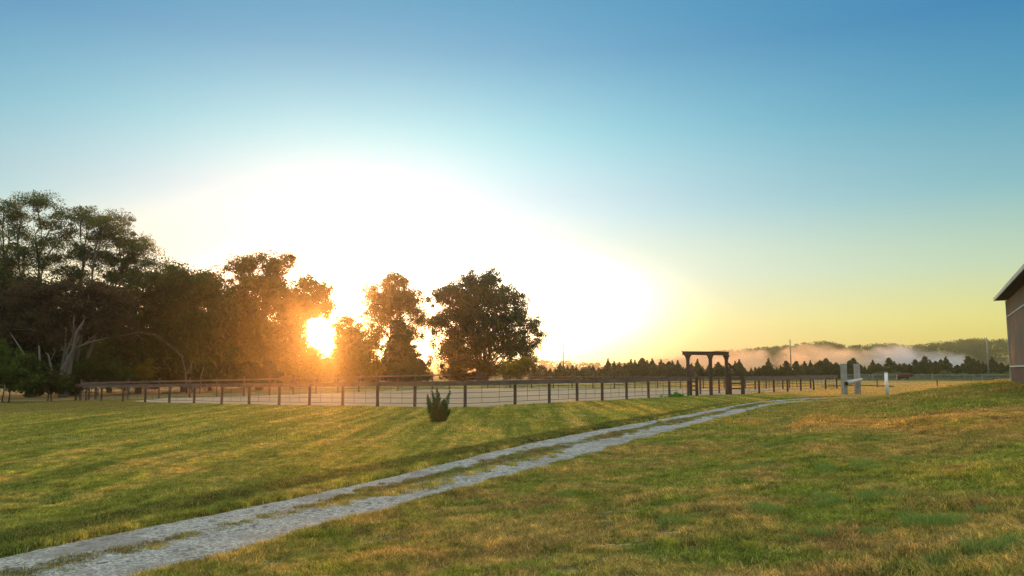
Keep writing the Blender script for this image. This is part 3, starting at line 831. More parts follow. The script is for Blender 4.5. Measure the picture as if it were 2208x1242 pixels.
# ------------------------------------------------------------------ cedar windbreak: individual small conifers, five shapes copied along the row
def far_cedar(seed, h, w, spire, mt):
    r = np.random.default_rng(seed)
    n = 64
    z = r.random(n) ** 0.8; prof = (1 - z ** 1.6) ** 0.8
    a = r.random(n) * 2 * PI; d = w * prof * np.sqrt(r.random(n))
    C = np.stack([d * np.cos(a), d * np.sin(a), 0.2 + z * h], -1)
    R = 0.30 + 0.42 * prof * r.random(n)
    if spire:
        k = 7; zz = np.linspace(0.9, 1.22, k) * h
        C = np.concatenate([C, np.stack([r.normal(size=k) * .06, r.normal(size=k) * .06, zz], -1)]); R = np.concatenate([R, np.linspace(.32, .1, k)])
    v, f, rn = leaves_np(C, R, 42, 0.17, 0.75, r, 0.3, 0.5)
    v[:, 2] = np.maximum(v[:, 2], 0.0)
    root = empty('windbreak_cedar')
    mesh_np('crown', v, f, M[mt], root, attrs={'rnd': rn})
    MB().tube([(0, 0, -0.2), (0, 0, h * 0.5), (0, 0, h * (1.2 if spire else 1.0))], [0.12, 0.07, 0.015], 6).build('trunk', M['bark'], root, True)
    return root
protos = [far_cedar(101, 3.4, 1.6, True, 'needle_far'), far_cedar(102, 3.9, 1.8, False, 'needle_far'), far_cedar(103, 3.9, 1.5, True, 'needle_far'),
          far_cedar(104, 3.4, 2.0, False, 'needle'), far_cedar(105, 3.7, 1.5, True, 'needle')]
used_p = set()
def put_cedar(i, x, y, sc, label, grp):
    p = protos[i]
    if i in used_p:
        c = p.copy(); COL.objects.link(c)
        for ch in list(p.children):
            d = ch.copy(); COL.objects.link(d); d.parent = c
    else: c = p; used_p.add(i)
    c.location = (x, y, H(x, y)); c.rotation_euler = (0, 0, random.random() * 6.28); c.scale = (sc * random.uniform(.9, 1.15), sc * random.uniform(.9, 1.15), sc)
    tag(c, label, 'tree', grp)
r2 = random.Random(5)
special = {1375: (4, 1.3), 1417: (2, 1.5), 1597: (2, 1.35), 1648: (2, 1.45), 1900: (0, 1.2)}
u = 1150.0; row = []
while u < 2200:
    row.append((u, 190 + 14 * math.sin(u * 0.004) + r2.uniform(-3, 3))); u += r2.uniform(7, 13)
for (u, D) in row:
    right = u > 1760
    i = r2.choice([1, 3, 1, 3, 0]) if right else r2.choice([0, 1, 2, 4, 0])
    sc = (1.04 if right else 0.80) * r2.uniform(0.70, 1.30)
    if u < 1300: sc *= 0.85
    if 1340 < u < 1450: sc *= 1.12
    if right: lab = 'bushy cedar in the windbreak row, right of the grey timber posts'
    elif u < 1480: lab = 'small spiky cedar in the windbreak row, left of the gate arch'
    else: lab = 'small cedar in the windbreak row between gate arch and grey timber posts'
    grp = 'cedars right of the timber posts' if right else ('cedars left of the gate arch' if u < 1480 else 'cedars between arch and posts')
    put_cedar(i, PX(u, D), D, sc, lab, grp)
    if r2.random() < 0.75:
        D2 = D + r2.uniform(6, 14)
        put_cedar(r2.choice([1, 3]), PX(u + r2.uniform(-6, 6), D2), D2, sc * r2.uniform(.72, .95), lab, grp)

def scrub_band(name, label, u0, u1, D0, D1, h, mat, n, leaf=0.16, seed=0, cat='scrub'):
    r = np.random.default_rng(seed)
    u_ = u0 + r.random(n) * (u1 - u0); D_ = D0 + (D1 - D0) * (u_ - u0) / (u1 - u0) + r.normal(size=n) * 1.5
    x_ = (u_ - 1104) / (F * 1.004) * D_
    hh = h * (0.6 + 0.25 * np.sin(u_ * 0.05) + 0.25 * np.sin(u_ * 0.13 + 1))
    C = np.stack([x_, D_, height(x_, D_) + r.random(n) * hh], -1)
    v, f, rn = leaves_np(C, 0.35 + 0.35 * r.random(n), 34, leaf, 0.8, r, 0.4, 0.5)
    o = mesh_np(name, v, f, M[mat], attrs={'rnd': rn})
    return tag(o, label, cat, kind='stuff')
scrub_band('scrub', 'low blue-green scrub along the far pasture fence below the cedars', 1850, 2260, 176, 172, 1.7, 'leaf_scrub', 900, seed=3)
scrub_band('undergrowth', 'tangled low undergrowth at the foot of the windbreak behind the arena', 1140, 2230, 184, 186, 3.0, 'leaf_dark', 2600, seed=4)

# ------------------------------------------------------------------ far wooded ridge (reads as one mass)
def far_wood(name, label, samples, mat, per, clumps, leaf, seed):
    r = np.random.default_rng(seed); CC = []; RR = []
    for (x_, y_, base, h, w) in samples:
        n = clumps
        z = r.random(n); pr = np.sqrt(np.clip(1 - (z * 1.15 - 0.35) ** 2 / 0.75, 0.05, 1))
        a = r.random(n) * 2 * PI; d = w * pr * np.sqrt(r.random(n))
        CC.append(np.stack([x_ + d * np.cos(a), y_ + d * np.sin(a), base + h * (0.12 + 0.85 * z)], -1)); RR.append(np.full(n, 0.22 * w + 0.8))
    v, f, rn = leaves_np(np.concatenate(CC), np.concatenate(RR), per, leaf, 0.7, r, 0.6, 0.6)
    return tag(mesh_np(name, v, f, M[mat], attrs={'rnd': rn}), label, 'woodland', kind='stuff')
r = np.random.default_rng(77); smp = []
ridge = [(1380, 790), (1450, 782), (1500, 762), (1560, 752), (1600, 748), (1650, 745), (1700, 742), (1780, 731), (1830, 742), (1870, 741), (1920, 736), (1960, 743), (2010, 736), (2060, 729), (2100, 726), (2160, 728), (2230, 724), (2300, 730)]
ru_, rv_ = zip(*ridge)
for kx in range(330):
    u_ = 1385 + r.random() * 900
    D_ = 560 + r.random() * 170
    x_ = PX(u_, D_)
    topv = np.interp(u_, ru_, rv_) + 2 + abs(r.normal()) * 4
    base = H(x_, D_)
    ztop = P(u_, topv, D_)[2]
    h_ = min(max(ztop - base, 5), 19)
    smp.append((x_, D_, base, h_, h_ * r.uniform(0.30, 0.42)))
far_wood('woodland_ridge', 'hazy wooded ridge on the horizon behind the windbreak and the smoke', smp, 'leaf_scrub', 26, 22, 0.42, 7)
smp = []
for kx in range(260):
    u_ = -150 + r.random() * 1750
    D_ = 950 + r.random() * 130
    x_ = PX(u_, D_); base = H(x_, D_)
    ztop = P(u_, 779 + 3 * math.sin(u_ * 0.02) + abs(r.normal()) * 3, D_)[2]
    h_ = min(max(ztop - base, 4), 16)
    smp.append((x_, D_, base, h_, h_ * 0.6))
far_wood('distant_treeline', 'low hazy line of woodland on the horizon behind the cottonwood', smp, 'leaf_scrub', 10, 16, 0.9, 8)

# ------------------------------------------------------------------ fences
def post(x, y, h, w, mat, parent, o3, rnd=False, rz=0.0, top=None):
    z = H(x, y)
    m = MB()
    if rnd: m.tube([(x - o3[0], y - o3[1], z - 0.3 - o3[2]), (x - o3[0], y - o3[1], z + h - o3[2])], [w / 2, w / 2 * 0.93], 8)
    else: m.box((x - o3[0], y - o3[1], z + (h - 0.3) / 2 - o3[2]), (w, w, h + 0.3), rz)
    return m.build('post', mat, parent, bevel=0 if rnd else 0.01)

def fence_run(name, label, pts, h=1.5, top_board=True, rails=(0.25, 0.56, 0.87, 1.15), stays=2, pw=0.145, board=(0.05, 0.22),
              pmat='fence', rmat='rail', pipe='pipe', prad=0.016, cap=True, group=None, posts_every=1, over=0.0, cat='fence'):
    o3 = np.array([pts[0][0], pts[0][1], H(*pts[0])])
    root = empty(name, o3); tag(root, label, cat, group)
    for i, p in enumerate(pts):
        q = pts[min(i + 1, len(pts) - 1)]; q0 = pts[max(i - 1, 0)]
        post(p[0], p[1], h + over - (0.02 if top_board and not over else 0), pw, M[pmat], root, o3, False, math.atan2(q[1] - q0[1], q[0] - q0[0]))
    for i in range(len(pts) - 1):
        a, b = np.array(pts[i]), np.array(pts[i + 1])
        za, zb = H(*a), H(*b)
        A = np.array([*a, za]) - o3; B = np.array([*b, zb]) - o3
        d = (b - a) / np.linalg.norm(b - a); nrm = np.array([d[1], -d[0], 0])
        if nrm[1] > 0: nrm = -nrm
        off = nrm * (pw / 2 + board[0] / 2 + 0.003)
        if top_board:
            m = MB(); m.beam(A + off + [0, 0, h - board[1] / 2], B + off + [0, 0, h - board[1] / 2], board[0], board[1])
            m.build('top_board', M[rmat], root)
            if cap:
                m = MB(); m.beam(A + off * 0.4 + [0, 0, h + 0.022], B + off * 0.4 + [0, 0, h + 0.022], 0.2, 0.04)
                m.build('cap_board', M[rmat], root)
        if rails:
            m = MB(); jit = lambda: random.uniform(-.012, .012)
            for rz_ in rails:
                mid = (A + B) / 2 + [0, 0, rz_ - 0.012 + jit()]
                m.tube([A + [0, 0, rz_], mid, B + [0, 0, rz_]], [prad] * 3, 5)
            for s in range(stays):
                t_ = (s + 1) / (stays + 1) + random.uniform(-.03, .03)
                q = A + (B - A) * t_
                m.tube([q + [0.02, 0, rails[0] - 0.01], q + [0.02, 0, h - 0.1]], [prad * 0.8] * 2, 5)
            m.build('rail_panel', M[pipe], root)
    return root

fence_run('arena_fence', 'brown board-topped pipe fence from the far left corner to the spiky bush', fl, group='arena fences')
fence_run('arena_fence', 'brown board-topped pipe fence from the spiky bush to the gate arch', fr[:], group='arena fences')
fence_run('arena_fence', 'brown board-topped fence between gate arch and grey timber posts', sr, h=1.55, board=(0.05, 0.30), group='arena fences')
fence_run('arena_back_fence', 'taller thin-posted fence behind the left half of the arena', bl, h=1.75, top_board=True, rails=(0.45, 0.8, 1.15), stays=0, pw=0.15, board=(0.04, 0.16), cap=False, over=0.28, group='arena fences')
fence_run('arena_back_fence', 'rusty pipe fence on low feet along the far right side of the arena', br, h=1.45, top_board=False, rails=(0.4, 0.7, 1.0, 1.35), stays=1, pw=0.13, pipe='rust', prad=0.03, group='arena fences')
# side fence closing the far left corner
fence_run('arena_fence', 'short brown rail fence closing the far left corner of the arena', [fl[0], bl[0] + np.array([0, 1.5]), bl[1]], h=1.55, rails=(0.45, 0.8, 1.15), stays=0, prad=0.05, group='arena fences')
# inner holding-pen fence behind the right-hand run
pen = [at_px(1508.5, 71.5), at_px(1549, 74.0), at_px(1627, 88.5), at_px(1686, 90.0), at_px(1746, 91.5)]
fence_run('pen_fence', 'inner pipe fence of the holding pen seen through the gate arch', pen, h=1.5, top_board=False, rails=(0.3, 0.6, 0.9, 1.2, 1.45), stays=1, pw=0.13, prad=0.025)
# cream pipe gate
a = at_px(1754, 90.5); b = at_px(1797, 94.0)
o3 = np.array([a[0], a[1], H(*a)])
gt = empty('pipe_gate', o3); tag(gt, 'pale cream pipe gate behind the right end of the arena fence', 'gate')
A = np.array([*a, H(*a)]) - o3; B = np.array([*b, H(*b)]) - o3
m = MB()
for zz in (0.35, 0.65, 0.95, 1.25, 1.5): m.tube([A + [0, 0, zz], B + [0, 0, zz]], [0.028] * 2, 6)
m.build('rail', M['cream_pipe'], gt, True)
for q in (A, (A + B) / 2, B):
    MB().tube([q + [0, 0, 0.12], q + [0, 0, 1.56]], [0.035] * 2, 6).build('upright', M['cream_pipe'], gt, True)

# field fences beyond
def wire_fence(name, label, pts, h, pw, mat, wires, wr=0.012, grp=None):
    o3 = np.array([pts[0][0], pts[0][1], H(*pts[0])])
    root = empty(name, o3); tag(root, label, 'fence', grp)
    for p in pts: post(p[0], p[1], h, pw, M[mat], root, o3, True)
    m = MB()
    for i in range(len(pts) - 1):
        A = np.array([*pts[i], H(*pts[i])]) - o3; B = np.array([*pts[i+1], H(*pts[i+1])]) - o3
        for w in wires: m.tube([A + [0, 0, w], (A + B) / 2 + [0, 0, w - .03], B + [0, 0, w]], [wr] * 3, 4)
    m.build('wire', M['metal'], root)
    return root
wire_fence('pasture_fence', 'low wire fence with short brown posts crossing the golden pasture before the cow',
           [at_px(1802, 90.2), at_px(1889, 96), at_px(2018, 102), at_px(2186, 108), at_px(2330, 114)], 1.05, 0.17, 'rust', (0.4, 0.7, 0.95), 0.01)
wire_fence('pasture_fence', 'far field fence with pale posts along the scrub behind the cow',
           [at_px(u_, 168) for u_ in (1820, 1880, 1945, 2008, 2077, 2096, 2115, 2180, 2240)], 1.35, 0.2, 'pole', (0.3, 0.6, 0.9, 1.2), 0.02)
# low dark rail lying between the fence end and the golden grass
m = MB(); a = at_px(1770, 92.6); b = at_px(1925, 96.5)
o3 = np.array([a[0], a[1], H(*a)])
A = np.zeros(3); B = np.array([*b, H(*b)]) - o3
rr_ = empty('ground_rail', o3); tag(rr_, 'long low dark pipe rail running past the grey timber posts', 'rail')
MB().tube([A + [0, 0, .30], (A + B) / 2 + [0, 0, .34], B + [0, 0, .2]], [.07] * 3, 8).build('pipe', M['pipe'], rr_, True)
for q in (0.05, 0.5, 0.95):
    p_ = A + (B - A) * q
    MB().tube([p_ + [0, 0, -.2], p_ + [0, 0, .26]], [.05] * 2, 6).build('foot', M['pipe'], rr_, True)

# ------------------------------------------------------------------ gate arch
aL, aM, aR = at_px(1483, 68.0), at_px(1531.5, 67.0), at_px(1566, 69.5)
o3 = np.array([aM[0], aM[1], H(*aM)])
ar = empty('gate_arch', o3)
tag(ar, 'tall dark timber gate arch with a heavy crossbeam on three posts', 'gate arch')
top_z = 3.45
for q, zt in ((aL, top_z), (aM, top_z), (aR, top_z)):
    z = H(*q)
    m = MB(); w = 0.25
    m.box((q[0] - o3[0], q[1] - o3[1], (zt - 0.3) / 2), (w, w, zt + 0.3 - 0.003))
    m.build('post', M['arch'], ar, bevel=0.02)
    # flared corbel under the beam
    m = MB(); b = len(m.v)
    for hw, zz in ((0.135, zt - 0.36), (0.18, zt - 0.18), (0.30, zt - 0.004)):
        for dx, dy in ((-hw, -.17), (hw, -.17), (hw, .17), (-hw, .17)): m.v.append((q[0] - o3[0] + dx, q[1] - o3[1] + dy, zz))
    for L_ in range(2):
        for k_ in range(4): m.f.append((L_*4 + k_, L_*4 + (k_+1) % 4, L_*4 + 4 + (k_+1) % 4, L_*4 + 4 + k_))
    m.f += [(3, 2, 1, 0), (8, 9, 10, 11)]
    m.build('corbel', M['arch'], ar)
L0, R0 = P(1473, 767, 68.0) - o3, P(1570, 767, 69.4) - o3
zc = top_z + 0.17
m = MB(); m.beam((L0[0], L0[1], zc - .03), (R0[0], R0[1], zc - .03), 0.30, 0.27); m.build('crossbeam', M['arch'], ar, bevel=0.015)
m = MB(); m.beam((L0[0] - .05, L0[1], zc + .13), (R0[0] + .05, R0[1], zc + .13), 0.38, 0.05); m.build('cap_board', M['rail'], ar)
br0 = np.array([aR[0] - o3[0] + .15, aR[1] - o3[1], 2.75]); br1 = np.array([*(at_px(1601, 70.0)), 1.45]) - [o3[0], o3[1], 0]
m = MB(); m.beam(br0, br1, 0.14, 0.16); m.build('brace', M['arch'], ar)
br0 = np.array([aL[0] - o3[0] + .15, aL[1] - o3[1] + .2, 2.55]); br1 = np.array([*(at_px(1503, 69.0)), 1.5]) - [o3[0], o3[1], 0]
m = MB(); m.beam(br0, br1, 0.06, 0.30); m.build('brace', M['rail'], ar)
# short board panels each side of the opening
def board_panel(label, p, q, zs, bh=0.18, pw=0.22, n_extra=None):
    o3 = np.array([p[0], p[1], H(*p)])
    root = empty('board_fence_panel', o3); tag(root, label, 'fence', 'board panels beside the gate arch')
    for c in (p, q): post(c[0], c[1], 1.62, pw, M['arch'], root, o3)
    A = np.array([*p, H(*p)]) - o3; B = np.array([*q, H(*q)]) - o3
    for z in zs:
        m = MB(); m.beam(A + [0, -pw/2 - .03, z], B + [0, -pw/2 - .03, z], 0.05, bh); m.build('board', M['fence'], root)
board_panel('short four-board panel left of the gate arch opening', at_px(1487.5, 66.8), at_px(1501, 66.2), (0.5, 0.85, 1.2, 1.5), 0.12)
board_panel('dark four-board panel right of the gate arch opening, under the brace', at_px(1573, 69.6), at_px(1599, 69.5), (0.55, 0.98, 1.40), 0.13)

# ------------------------------------------------------------------ pair of grey timbers with a log between them
a, b = at_px(1818, 68.5), at_px(1846.5, 69.5)
o3 = np.array([a[0], a[1], H(*a)])
tp = empty('timber_gatepost', o3)
tag(tp, 'pair of thick grey timbers joined by a bare log where the drive ends', 'gatepost')
for i, (q, hh) in enumerate(((a, 2.72), (b, 2.70))):
    z = H(*q)
    m = MB(); m.box((q[0] - o3[0], q[1] - o3[1], z - o3[2] + hh / 2 - .15), (0.40, 0.40, hh + .3), math.radians(14))
    pst = m.build('post', M['grey_timber'], tp, bevel=0.03)
lg0 = np.array([a[0] - o3[0] + 0.02, a[1] - o3[1] - 0.42, 1.02]); lg1 = np.array([b[0] - o3[0] + 0.25, b[1] - o3[1] - 0.34, 1.34])
lgo = MB().tube([lg0, lg0 + (lg1 - lg0) * .3, lg0 + (lg1 - lg0) * .7, lg1], [.24, .20, .165, .13], 14).build('log', M['log'], tp, True)
m = MB(); dd = (lg1 - lg0) / np.linalg.norm(lg1 - lg0)
m.tube([lg0 - dd * 0.012, lg0 + dd * 0.03], [.19, .19], 12); m.build('log_end', M['hollow'], tp)

# white pipe bollard
q = at_px(1909, 66.5); o3 = (q[0], q[1], H(*q))
wb = empty('white_post', o3); tag(wb, 'white plastic pipe post with a dark cap standing in the grass right of the timbers', 'post')
MB().tube([(0, 0, -.2), (0, 0, 1.95)], [.135, .13], 16).build('pipe', M['white_pipe'], wb, True)
MB().tube([(0, 0, 1.951), (0, 0, 2.02)], [.145, .13], 16).build('cap', M['grey_timber'], wb, True)

# ------------------------------------------------------------------ utility poles
for (u_, D_, vt, lab) in ((1214.5, 205, 742, 'bare utility pole right of the big cottonwood'), (1705, 196, 733, 'bare utility pole above the cedars left of the timber posts'),
                          (2130, 178, 729, 'bare utility pole nearest the barn')):
    q = at_px(u_, D_); z = H(*q); hh = P(u_, vt, D_)[2] - z
    up = empty('utility_pole', (q[0], q[1], z)); tag(up, lab, 'pole', 'utility poles')
    MB().tube([(0, 0, -.5), (0, 0, hh * .5), (0, 0, hh)], [.17, .15, .12], 10).build('pole', M['pole'], up, True)
    MB().tube([(0.0, 0, hh), (0.0, 0, hh + .28)], [.05, .04], 6).build('insulator', M['metal'], up, True)

# ------------------------------------------------------------------ juniper bush (upright spikes)
q = at_px(946, 33.6); jz = H(*q); o3 = np.array([q[0], q[1], jz])
ju = empty('juniper_bush', o3); tag(ju, 'dark green spiky juniper bush alone on the lawn before the fence corner', 'bush')
r = np.random.default_rng(9)
CC = []; RR = []; DIR = []
sc = 33.6 / F
spikes = [((940, 893), (943, 838), 11), ((938, 893), (921, 853), 9), ((944, 890), (936, 858), 9), ((950, 893), (969, 846), 8), ((946, 894), (958, 862), 10), ((955, 893), (970, 884), 5), ((936, 893), (924, 870), 9),
          ((952, 893), (962, 872), 9), ((945, 893), (948, 850), 10), ((946, 893), (932, 846), 5)]
tb = MB()
for (p0, p1, wpx) in spikes:
    A = P(*p0, 33.6) - o3; B = P(*p1, 33.6) - o3
    A[1] += r.normal() * 0.05; B[1] += r.normal() * 0.18; A[2] = 0.02
    n_ = 22
    for i in range(n_):
        t_ = i / (n_ - 1)
        w_ = wpx * sc * (0.75 + 0.35 * math.sin(t_ * 2.2)) * (1 - t_ ** 2.2) + 0.015
        CC.append(A + (B - A) * t_ + r.normal(size=3) * 0.012); RR.append(w_); DIR.append((B - A) / np.linalg.norm(B - A))
    tb.tube([A, (A + B) / 2, B], [.02, .012, .004], 5)
tb.build('stem', M['bark'], ju, True)
CC = np.array(CC); RR = np.array(RR); DIR = np.array(DIR); per = 75
c = np.repeat(CC, per, 0); rr_ = np.repeat(RR, per); dd = np.repeat(DIR, per, 0); n = len(c)
off = r.normal(size=(n, 3)); off /= np.linalg.norm(off, axis=1, keepdims=True); off *= r.random((n, 1)) ** .5
p = c + off * rr_[:, None]; p[:, 2] = np.maximum(p[:, 2], 0.01)
t1 = dd + off * 0.75 + r.normal(size=(n, 3)) * .25; t1 /= np.linalg.norm(t1, axis=1, keepdims=True)
sd = np.cross(t1, r.normal(size=(n, 3))); sd /= np.linalg.norm(sd, axis=1, keepdims=True)
L_ = 0.045 * (0.6 + r.random((n, 1))); W_ = 0.009
v = np.stack([p - sd * W_, p + sd * W_, p + t1 * L_], 1).reshape(-1, 3)
mesh_np('foliage', v, np.arange(3 * n).reshape(n, 3), M['juniper'], ju, attrs={'rnd': np.repeat(r.random(n), 3)})

# bright weed at the foot of the fence
q = at_px(1458, 63.0); o3 = np.array([q[0], q[1], H(*q)])
wd = empty('weed_clump', o3); tag(wd, 'bright green weed clump at the fence foot left of the gate arch', 'weed')
r = np.random.default_rng(3)
C = np.stack([r.normal(size=40) * .45, r.normal(size=40) * .15, .05 + r.random(40) * .38], -1); C[:, 2] *= np.exp(-np.abs(C[:, 0]))
v, f, rn = leaves_np(C, np.full(40, .12), 24, .05, .8, r); v[:, 2] = np.maximum(v[:, 2], 0)
mesh_np('leaves', v, f, M['weed'], wd, attrs={'rnd': rn})
tb = MB()
for k_ in range(8): tb.tube([(0, 0, 0), (r.normal() * .3, r.normal() * .1, .25)], [.008, .004], 4)
tb.build('stem', M['weed'], wd)

# stone on the drive
q = hit(1467, 914)
bm = bmesh.new(); bmesh.ops.create_icosphere(bm, subdivisions=2, radius=0.09)
for vv in bm.verts: vv.co += Vector((random.gauss(0, .008), random.gauss(0, .008), random.gauss(0, .006))); vv.co.z *= .75
me = bpy.data.meshes.new('stone'); bm.to_mesh(me); bm.free(); me.materials.append(M['stone'])
so = bpy.data.objects.new('stone', me); COL.objects.link(so); so.location = (q[0], q[1], H(*q) + .07)
tag(so, 'small dark stone lying on the right wheel track of the drive', 'stone')

# ------------------------------------------------------------------ cow
def cow():
    D = 138.0; q = at_px(1948, D); z = H(*q); o3 = (q[0], q[1], z)
    root = empty('cow', o3, math.radians(-12)); tag(root, 'dark red-brown cow standing side-on in the golden pasture, head to the right', 'cow')
    V = [(-0.95, 0, 1.12), (-0.55, 0, 1.05), (0.0, 0, 1.0), (0.5, 0, 1.05), (0.85, 0, 1.12), (1.10, 0, 1.24), (1.30, 0, 1.28), (1.56, 0, 1.06)]
    Rr = [.32, .42, .47, .45, .36, .25, .19, .12]
    E_ = [(i, i + 1) for i in range(7)]
    def leg(root_i, x, y, hind):
        k_ = len(V)
        if hind: pts = [(x, y, .95, .20), (x + .10, y, .68, .17), (x - .12, y, .42, .10), (x - .06, y, .1, .075), (x, y, .03, .09)]
        else: pts = [(x, y, .85, .16), (x, y, .5, .11), (x + .01, y, .28, .085), (x, y, .1, .07), (x + .04, y, .03, .09)]
        pr = root_i
        for (a_, b_, c_, r_) in pts: V.append((a_, b_, c_)); Rr.append(r_); E_.append((pr, len(V) - 1)); pr = len(V) - 1
    leg(0, -0.88, .22, True); leg(0, -0.80, -.22, True); leg(3, .58, .2, False); leg(3, .50, -.2, False)
    for sy_ in (-1, 1):   # ears
        V.append((1.26, sy_ * .26, 1.33)); Rr.append(.05); E_.append((6, len(V) - 1))
    k_ = len(V); V.extend([(-1.22, 0, 1.15), (-1.27, 0, .7), (-1.25, 0, .45)]); Rr.extend([.05, .03, .055]); E_.extend([(0, k_), (k_, k_+1), (k_+1, k_+2)])
    me = bpy.data.meshes.new('body'); me.from_pydata(V, E_, []); 
    o = bpy.data.objects.new('body', me); COL.objects.link(o); o.parent = root
    md = o.modifiers.new('skin', 'SKIN'); sd_ = o.modifiers.new('sub', 'SUBSURF'); sd_.levels = 2; sd_.render_levels = 2
    root.scale = (0.98, 1.0, 1.08)
    for i, sv_ in enumerate(me.skin_vertices[0].data):
        sv_.radius = (Rr[i], Rr[i]); sv_.use_root = (i == 2)
    dg = bpy.context.evaluated_depsgraph_get(); dg.update()
    ev = o.evaluated_get(dg); nm = bpy.data.meshes.new_from_object(ev)
    o.modifiers.clear(); o.data = nm; nm.name = 'body'
    def col(k, v):
        sep = k.n('ShaderNodeSeparateXYZ'); k.put(sep.inputs[0], v)
        base = k.mix(k.noise(v, 3, 3), (0.055, 0.020, 0.010), (0.10, 0.036, 0.018))
        wh = (0.62, 0.55, 0.46)
        legs = k.mapr(k.math('ADD', sep.outputs[2], k.math('MULTIPLY', k.noise(v, 4, 2), .2)), .42, .34, 0, 1)
        tail = k.mapr(sep.outputs[0], -1.14, -1.2, 0, 1)
        face = k.mapr(sep.outputs[0], 1.50, 1.56, 0, 1)
        return k.mix(k.math('MAXIMUM', k.math('MAXIMUM', legs, tail), face), base, wh)
    nm.materials.clear(); nm.materials.append(rough_mat('cow_hide', col, .8))
    for p_ in nm.polygons: p_.use_smooth = True
cow()

# ------------------------------------------------------------------ barn
def barn():
    bx, by = 27.7, 44.0
    th = math.atan2(0.467, 0.884)     # local +Y runs along the wall away from the camera
    Lb, Wb, zt = 20.0, 11.0, 4.75
    gz_ = 1.42
    root = empty('barn', (bx, by, gz_), -th)
    tag(root, 'weathered brown board barn with a pale-edged roof at the right edge of the picture', 'barn')
    def planks(k, v):
        sep = k.n('ShaderNodeSeparateXYZ'); k.put(sep.inputs[0], v)
        al = k.math('ADD', sep.outputs[1], sep.outputs[0])
        cell_ = k.math('FLOOR', k.math('DIVIDE', al, 0.61))
        wn = k.n('ShaderNodeTexWhiteNoise', noise_dimensions='1D'); k.put(wn.inputs['W'], cell_)
        g_ = k.noise(k.mapping(v, (9, 9, 0.7)), 1.0, 6, 0.7, 0.5)
        c = k.mix(k.mapr(g_, .3, .7, 0, 1), (0.060, 0.040, 0.030), (0.30, 0.19, 0.125))
        c = k.mix(k.mapr(wn.outputs[0], 0, 1, 0, .6), c, (0.15, 0.14, 0.115))
        pt = k.noise(k.mapping(v, (3, 3, .5)), 1.1, 5, .7)
        c = k.mix(k.mapr(pt, .52, .66, 0, .7), c, (0.38, 0.19, 0.10))
        fr_ = k.math('FRACT', k.math('DIVIDE', al, 0.61))
        gap = k.mapr(k.math('ABSOLUTE', k.math('SUBTRACT', fr_, .5)), .455, .475, 0, 1)
        return k.mix(gap, c, (0.02, 0.015, 0.012))
    def pb(k, v):
        sep = k.n('ShaderNodeSeparateXYZ'); k.put(sep.inputs[0], v)
        al = k.math('ADD', sep.outputs[1], sep.outputs[0])
        fr_ = k.math('FRACT', k.math('DIVIDE', al, 0.61))
        gap = k.mapr(k.math('ABSOLUTE', k.math('SUBTRACT', fr_, .5)), .46, .5, 0, -1)
        return k.bump(k.math('ADD', gap, k.math('MULTIPLY', k.noise(k.mapping(v, (14, 14, 1)), 1, 5), .4)), .8, .02)
    wm = rough_mat('barn_boards', planks, .85, pb)
    low = rough_mat('barn_skirt_boards', lambda k, v: k.mix(1.0, planks(k, v), (0.75, 0.62, 0.58), 'MULTIPLY'), .85, pb)
    trim = rough_mat('pale_trim_paint', lambda k, v: k.mix(k.mapr(k.noise(v, 2.5, 5), .4, .7, 0, .6), (0.62, 0.60, 0.54), (0.38, 0.35, 0.29)), .7)
    roofm = rough_mat('roof_metal', lambda k, v: k.mix(k.noise(v, 1.5, 4), (0.15, 0.14, 0.13), (0.24, 0.23, 0.21)), .5, None, .5, .4)
    soff = rough_mat('dark_soffit', lambda k, v: k.mix(k.noise(v, 2, 4), (0.06, 0.042, 0.03), (0.11, 0.075, 0.05)), .9)
    rise = 3.6
    # body: walls as one closed prism (gables at both ends)
    def prism(z0, z1, gable):
        m = MB(); v = m.v
        for yy in (0.0, -Lb):
            v.extend([(0, yy, z0), (Wb, yy, z0), (Wb, yy, z1)])
            if gable: v.append((Wb / 2, yy, z1 + rise - .1))
            v.append((0, yy, z1))
        k_ = 5 if gable else 4
        m.f.append(tuple(range(k_))); m.f.append(tuple(range(2*k_ - 1, k_ - 1, -1)))
        for i in range(k_): j = (i + 1) % k_; m.f.append((i, j, j + k_, i + k_)[::-1])
        return m
    prism(0.98, zt, True).build('wall', wm, root)
    prism(-1.2, 0.93, False).build('skirt_wall', low, root)
    # slope of eave soffit and roof
    ov, oe = 0.55, 0.45
    sl = rise / (Wb / 2)
    for sgn, nm in ((1, 'left'), (-1, 'right')):
        def X(d): return d if sgn == 1 else Wb - d
        m = MB(); t_ = 0.06
        e0 = (-ov, zt - ov * sl * .35); e1 = (Wb / 2, zt + rise)
        z0_ = zt - 0.02 + 0.08
        a0 = (X(-ov), z0_ ); a1 = (X(Wb / 2), z0_ + rise)
        vs = []
        for yy in (oe, -Lb - oe):
            vs += [(a0[0], yy, a0[1]), (a1[0], yy, a1[1]), (a1[0], yy, a1[1] + t_), (a0[0], yy, a0[1] + t_)]
        m.v = vs; m.f = [(0, 1, 2, 3), (7, 6, 5, 4), (0, 4, 5, 1), (1, 5, 6, 2), (2, 6, 7, 3), (3, 7, 4, 0)]
        m.build('roof', roofm, root)
        # fascia board at the eave and soffit
        MB().box((X(-ov - .02), -Lb / 2, z0_ - .085), (.04, Lb + 2 * oe, .16)).build('fascia', trim, root)
        MB().box((X(-ov / 2), -Lb / 2, z0_ - .13), (ov - .01, Lb + 2 * oe - .02, .03)).build('soffit', soff, root)
        # rake boards
        for yy in (oe + .02, -Lb - oe - .02):
            m = MB(); m.beam((a0[0], yy, a0[1] - .05), (a1[0], yy, a1[1] - .05), .04, .2); m.build('rake_board', trim, root)
    # trim lines
    MB().box((-.02, -Lb / 2, .955), (.045, Lb + .04, .07)).build('trim_board', trim, root)
